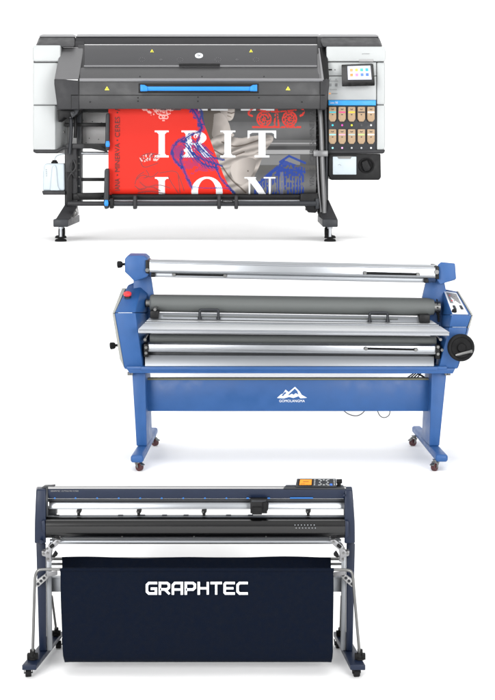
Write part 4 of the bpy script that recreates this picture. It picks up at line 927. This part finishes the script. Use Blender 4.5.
b = MB(); patch(b, .085, .2, .385, .86, .004); l_ = b.build('display', 'lcd', cpn)
b = MB(); patch(b, .17, .56, .31, .64, .005); patch(b, .12, .34, .22, .38, .005); b.build('readout', 'lcd_text', l_)
b = MB()
for u_ in (.46, .95):
    for v_ in (.25, .45, .65, .85): patch(b, u_-.018, v_-.07, u_+.018, v_+.05, .004)
for k in range(8):
    t = k/8*6.283; u_, v_ = .69+.1*math.cos(t), .52+.3*math.sin(t); patch(b, u_-.022, v_-.07, u_+.022, v_+.07, .004)
for u_, v_ in ((.58, .85), (.8, .85), (.58, .2), (.8, .2)): patch(b, u_-.03, v_-.05, u_+.03, v_+.05, .004)
b.build('key', 'greytext', cpn)
b = MB(); patch(b, .84, .14, .9, .34, .005); b.build('enter_key', colmat('#2d5fc0'), cpn)
b = MB(); b.cyl(at(336.4, 481.4, Y+.01), at(342, 481.2, Y+.01), .011, 16); b.cyl(at(339, 481.4, Y+.012), at(339, 486.5, Y+.012), .010, 12); b.build('side_knob', 'rubber', P3, .001)
# media bar (silver tube) and lower brackets
b = MB(); b.cyl(at(50, 541.4, Y+.02), at(341, 541.4, Y+.02), .0125, 24); b.build('media_bar', 'silver', P3)
b = MB(); b.cyl(at(52, 538.4, Y+.05), at(340, 538.4, Y+.05), .006, 12); b.build('media_bar', 'steel', P3)
for s_, x_ in ((1, 44.), (-1, 347.)):
    X_ = lambda v: x_+s_*v
    b = MB(); b.poly([(X_(1), 552), (X_(4), 546), (X_(12), 539.5), (X_(17), 540.5), (X_(14), 545), (X_(8), 550), (X_(7), 556), (X_(8), 562), (X_(3), 562), (X_(2), 557), (X_(-2), 556), (X_(-2.5), 551)], Y-.02, Y+.03); br3 = b.build('support_bracket', 'light', P3, .004)
    b = MB(); b.poly([(X_(5), 546.5), (X_(8.5), 543.6), (X_(10.5), 546.4), (X_(7), 549)], Y-.03, Y-.01); b.poly([(X_(7.5), 557), (X_(10.5), 552), (X_(13.5), 555.5), (X_(10), 558)], Y-.02, Y+.02); b.build('clip', 'rubber', br3, .003)
    b = MB()
    for u_, v_ in ((-.5, 553.5), (3.5, 553), (4, 559), (3, 548.5), (13.4, 542)): b.lathe(at(X_(u_), v_, Y-.02), (0, -1, 0), [(0, .006), (.005, .005)], 12)
    b.build('bolt', 'steel', br3)
# uprights: navy face + silver inner face
zt3 = -(665-HY)*7.3/F; zb3 = -(670.3-HY)*7.3/F
def onf3(x, Yd): return (x, 150-zt3*F/Yd, Yd)
Yu = Y+.08
for (a0, a1, b0, b1, s0, s1, t0, t1) in ((36.2, 45.8, 39.2, 46.6, 46, 51.6, 46.8, 52.4), (355, 346.4, 352.6, 346, 346.2, 341.4, 345.8, 340.6)):
    b = MB(); b.loft([at(a0, 543.2, Yu), at(a1, 543.2, Yu), at(a1, 543.2, Yu+.14), at(a0, 543.2, Yu+.14)], [at(*onf3(b0, Yu)), at(*onf3(b1, Yu)), at(*onf3(b1, Yu+.14)), at(*onf3(b0, Yu+.14))]); upt = b.build('upright', 'navy', P3, .005, 3)
    b = MB(); b.loft([at(s0, 556, Yu+.01), at(s1, 556, Yu+.01), at(s1, 556, Yu+.1), at(s0, 556, Yu+.1)], [at(*onf3(t0, Yu+.01)), at(*onf3(t1, Yu+.01)), at(*onf3(t1, Yu+.1)), at(*onf3(t0, Yu+.1))]); b.build('aluminium_inset', 'silver_dull', upt, .003)
b = MB(); b.px(51, 577.6, 342, 592, Yu+.05, Yu+.09); b.build('stretcher', 'silver_dull', P3, .003)
b = MB(); b.cyl(at(49, 558.8, Y+.36), at(343.5, 558.8, Y+.36), .008, 16); b.cyl(at(50, 564, Y+.37), at(343, 564, Y+.37), .0065, 14); b.build('rear_rod', 'steel', P3)
for xs_ in ((46.5, 57.5), (333.6, 345.5)):
    b = MB(); b.bars([(xs_[0], 577, Y+.0), (xs_[0], 572, Y), (xs_[0], 572, Y+.03), (xs_[0], 577, Y+.03)], [(xs_[1], 575, Y+.0), (xs_[1], 570.6, Y), (xs_[1], 570.6, Y+.03), (xs_[1], 575, Y+.03)]); b.build('basket_clip', 'light', P3, .003)
# feet
def ft3(fx0, fx1, bx0, bx1):
    A = [onz(fx0, 665, zt3), onz(fx1, 665, zt3), onz(bx1, 631.4, zt3), onz(bx0, 631.4, zt3)]
    b = MB(); b.loft(A, [Vector((p.x, p.y, zb3)) for p in A]); return b.build('foot', 'navy', P3, .004, 3)
fl3 = ft3(22, 36.2, 50.4, 63); fr3 = ft3(350.4, 365.4, 333.4, 346)
for ftt, px_, Yc in ((fl3, 28.4, 7.34), (fl3, 58.5, 7.76), (fr3, 356.5, 7.34), (fr3, 338.5, 7.76)):
    q_ = at(px_, 150, Yc); castor(ftt, (q_.x, Yc, Z3), (zb3-Z3-.006)/2, .2, 'rubber', 'rubber', False, .8)
# basket frame: tubes with brackets on the feet
for s_, fx, rx, top in ((1, 33., 57., 38.), (-1, 359.4, 340., 352.)):
    if s_ == 1: pts = [at(62, 569.2, Y-.1), at(44, 569.2, Y-.1), at(38, 570, Y-.1), at(35.4, 574.5, Y-.1), at(34.6, 584, Y-.1), at(32.6, 658, 7.38)]
    else: pts = [at(332, 569.6, Y-.1), at(346, 569.8, Y-.1), at(351, 571, Y-.1), at(353, 576, Y-.1), at(353.6, 586, Y-.1), at(360, 659, 7.38)]
    b = MB(); b.tube(pts, .0072, 14, 2); fr_ = b.build('basket_tube', 'steel', P3)
    r0, r1 = (at(51.8, 596, Y+.25), at(56.4, 631.5, 7.74)) if s_ == 1 else (at(341.6, 596, Y+.25), at(340.4, 633, 7.74))
    b = MB(); b.tube([r0, r1], .0065, 12); b.build('rear_stay', 'steel', P3)
    for q_, w in ((pts[-1], 1.), (r1, .85)):
        b = MB(); b.lathe((q_.x, q_.y, zt3), (0, 0, 1), [(0, .022*w), (.01, .022*w), (.012, .014*w), (.05*w, .013*w)], 16); b.box((q_.x-.026*w, q_.y-.012, zt3+.002), (q_.x+.026*w, q_.y+.012, zt3+.03*w)); b.lathe((q_.x+.012, q_.y-.014, zt3+.028), (0, -1, 0), [(0, .007), (.01, .006)], 10); b.build('tube_socket', 'rubber', P3, .003)
    xb = 42.5 if s_ == 1 else 347.5
    b = MB(); b.poly([(xb-7*s_, 582), (xb+6*s_, 572), (xb+9*s_, 573.5), (xb+5*s_, 579), (xb-4*s_, 587), (xb-7*s_, 587)], Y+.02, Y+.05); lk = b.build('folding_link', 'panelgrey', P3, .004)
    b = MB()
    for k in range(4): b.lathe(at(xb+(-4.5+3*k)*s_, 584-3*k, Y+.02), (0, -1, 0), [(0, .008), (.006, .006)], 10)
    b.build('bolt', 'slate', lk)
# basket cloth: from front bar down, round the bottom and up to the rear bar
nx, nv_ = 150, 70
rows_ = []
path = [(569.2, 60.2, 333.6, Y-.1), (600, 60.8, 333.4, Y-.1), (640, 62.2, 333, Y-.09), (657, 63.2, 332.8, Y-.08), (661.8, 64.5, 331.6, Y-.06), (662.4, 65.2, 331.2, Y+.0), (645, 64.6, 331.4, Y+.1), (600, 63, 331.4, Y+.22), (570, 62.4, 331, Y+.32), (557.2, 62, 330.8, Y+.34)]
P_ = [np.array(p) for p in path]
pp = [p for p in P_]
for _ in range(2):
    q2 = [pp[0]]
    for a_, e_ in zip(pp, pp[1:]): q2 += [a_*.75+e_*.25, a_*.25+e_*.75]
    pp = q2+[pp[-1]]
pp = np.array(pp); tt = np.linspace(0, len(pp)-1, nv_+1)
rowsP = np.stack([np.interp(tt, np.arange(len(pp)), pp[:, k]) for k in range(4)], -1)
bm = bmesh.new(); G = []
B3 = origin(P3)
for j, (py, xl, xr, yd) in enumerate(rowsP):
    r_ = []
    for i in range(nx+1):
        u_ = i/nx; p = at(xl+(xr-xl)*u_, py, yd)
        am = .006*math.sin(math.pi*min(1, j/nv_*2.2))
        w = math.sin(u_*9+j*.05)*.8+math.sin(u_*23+j*.11+1)*.35+math.sin(u_*4.2-j*.07)*.9
        edge = math.exp(-min(u_, 1-u_)*60)*.004*math.sin(j*.5)
        p.y += am*w+edge
        if j > nv_-3: p.z += .0025*math.sin(u_*17)+.002*math.sin(u_*7+2)
        r_.append(bm.verts.new(p-B3))
    G.append(r_)
for j in range(nv_):
    for i in range(nx): bm.faces.new([G[j][i], G[j][i+1], G[j+1][i+1], G[j+1][i]])
for f in bm.faces: f.smooth = True
bmesh.ops.recalc_face_normals(bm, faces=bm.faces)
me = bpy.data.meshes.new('cloth_basket'); bm.to_mesh(me); bm.free(); me.materials.append(M['cloth'])
bk = bpy.data.objects.new('cloth_basket', me); COL.objects.link(bk); bk.parent = P3
md = bk.modifiers.new('thickness', 'SOLIDIFY'); md.thickness = .003
b = MB(); b.cyl(at(60, 569.6, Y-.1), at(333.8, 569.8, Y-.1), .0085, 14); b.build('hem', 'cloth', bk)
# lettering on the basket
b = MB(); YG = Y-.112; lw = 2.7
GL = {'G': [[(1, 1), (.22, 1), (0, .82), (0, .18), (.22, 0), (1, 0), (1, .46), (.55, .46)]],
      'R': [[(0, 0), (0, 1), (.8, 1), (1, .86), (1, .56), (.8, .4), (.12, .4)], [(.6, .34), (.98, .02)]],
      'A': [[(0, 0), (0, .8), (.22, 1), (1, 1), (1, 0)], [(.14, .38), (.86, .38)]],
      'P': [[(0, 0), (0, 1), (.8, 1), (1, .86), (1, .54), (.8, .38), (.12, .38)]],
      'H': [[(0, 0), (0, 1)], [(1, 0), (1, 1)], [(.14, .5), (.86, .5)]],
      'T': [[(0, 1), (1, 1)], [(.5, .86), (.5, 0)]],
      'E': [[(1, 1), (0.1, 1), (0, .9), (0, .1), (.1, 0), (1, 0)], [(.14, .5), (.86, .5)]],
      'C': [[(1, 1), (.22, 1), (0, .82), (0, .18), (.22, 0), (1, 0)]]}
x = 145.6; adv = 12.95; gw = 11.7
for ch in 'GRAPHTEC':
    for k, st in enumerate(GL[ch]):
        b.ribbon([(x+lw/2+u_*(gw-lw), 594.9-lw/2-v_*(13.2-lw)) for u_, v_ in st], lw*(.9 if k == 0 else .8), YG-k*.0006, .002)
    x += adv
b.build('lettering', 'print_white', bk)

# ================================================================= camera, light
cd = bpy.data.cameras.new('camera'); cam = bpy.data.objects.new('camera', cd); COL.objects.link(cam)
cam.location = (0, 0, 0); cam.rotation_euler = (math.radians(90), 0, 0)
cd.sensor_fit = 'VERTICAL'; cd.sensor_height = 36; cd.lens = 36*F/700; cd.shift_y = -200/700; cd.clip_end = 200
S.camera = cam
w = bpy.data.worlds.new('World'); S.world = w; w.use_nodes = True
nt = w.node_tree; bg = nt.nodes['Background']
tc = nt.nodes.new('ShaderNodeTexCoord'); sx = nt.nodes.new('ShaderNodeSeparateXYZ'); cr = nt.nodes.new('ShaderNodeValToRGB'); mr = nt.nodes.new('ShaderNodeMapRange')
nt.links.new(tc.outputs['Generated'], sx.inputs[0]); nt.links.new(sx.outputs['Z'], mr.inputs['Value'])
mr.inputs['From Min'].default_value = -1; mr.inputs['From Max'].default_value = 1
nt.links.new(mr.outputs[0], cr.inputs[0]); nt.links.new(cr.outputs[0], bg.inputs['Color'])
e = cr.color_ramp.elements; e[0].position = .5; e[0].color = (.3, .3, .3, 1); e[1].position = .78; e[1].color = (1, 1, 1, 1)
bg.inputs['Strength'].default_value = .92
def area(name, loc, look, sx_, sy_, power, col=(1, 1, 1)):
    l = bpy.data.lights.new(name, 'AREA'); l.shape = 'RECTANGLE'; l.size = sx_; l.size_y = sy_; l.energy = power; l.color = col
    o = bpy.data.objects.new(name, l); COL.objects.link(o); o.location = loc
    o.rotation_euler = (Vector(look)-Vector(loc)).to_track_quat('-Z', 'Y').to_euler(); return o
area('softbox_overhead', (0, 7.5, 5.5), (0, 10, -1), 7, 2.5, 230)
area('softbox_front', (-5.5, -2., 1.2), (0, 10, -1.5), 5, 5, 950)
area('softbox_front', (5.5, -2., 1.), (0, 10, -1.5), 5, 5, 850)
S.view_settings.view_transform = 'Standard'; S.view_settings.look = 'None'; S.view_settings.gamma = 1; S.view_settings.exposure = 0.1
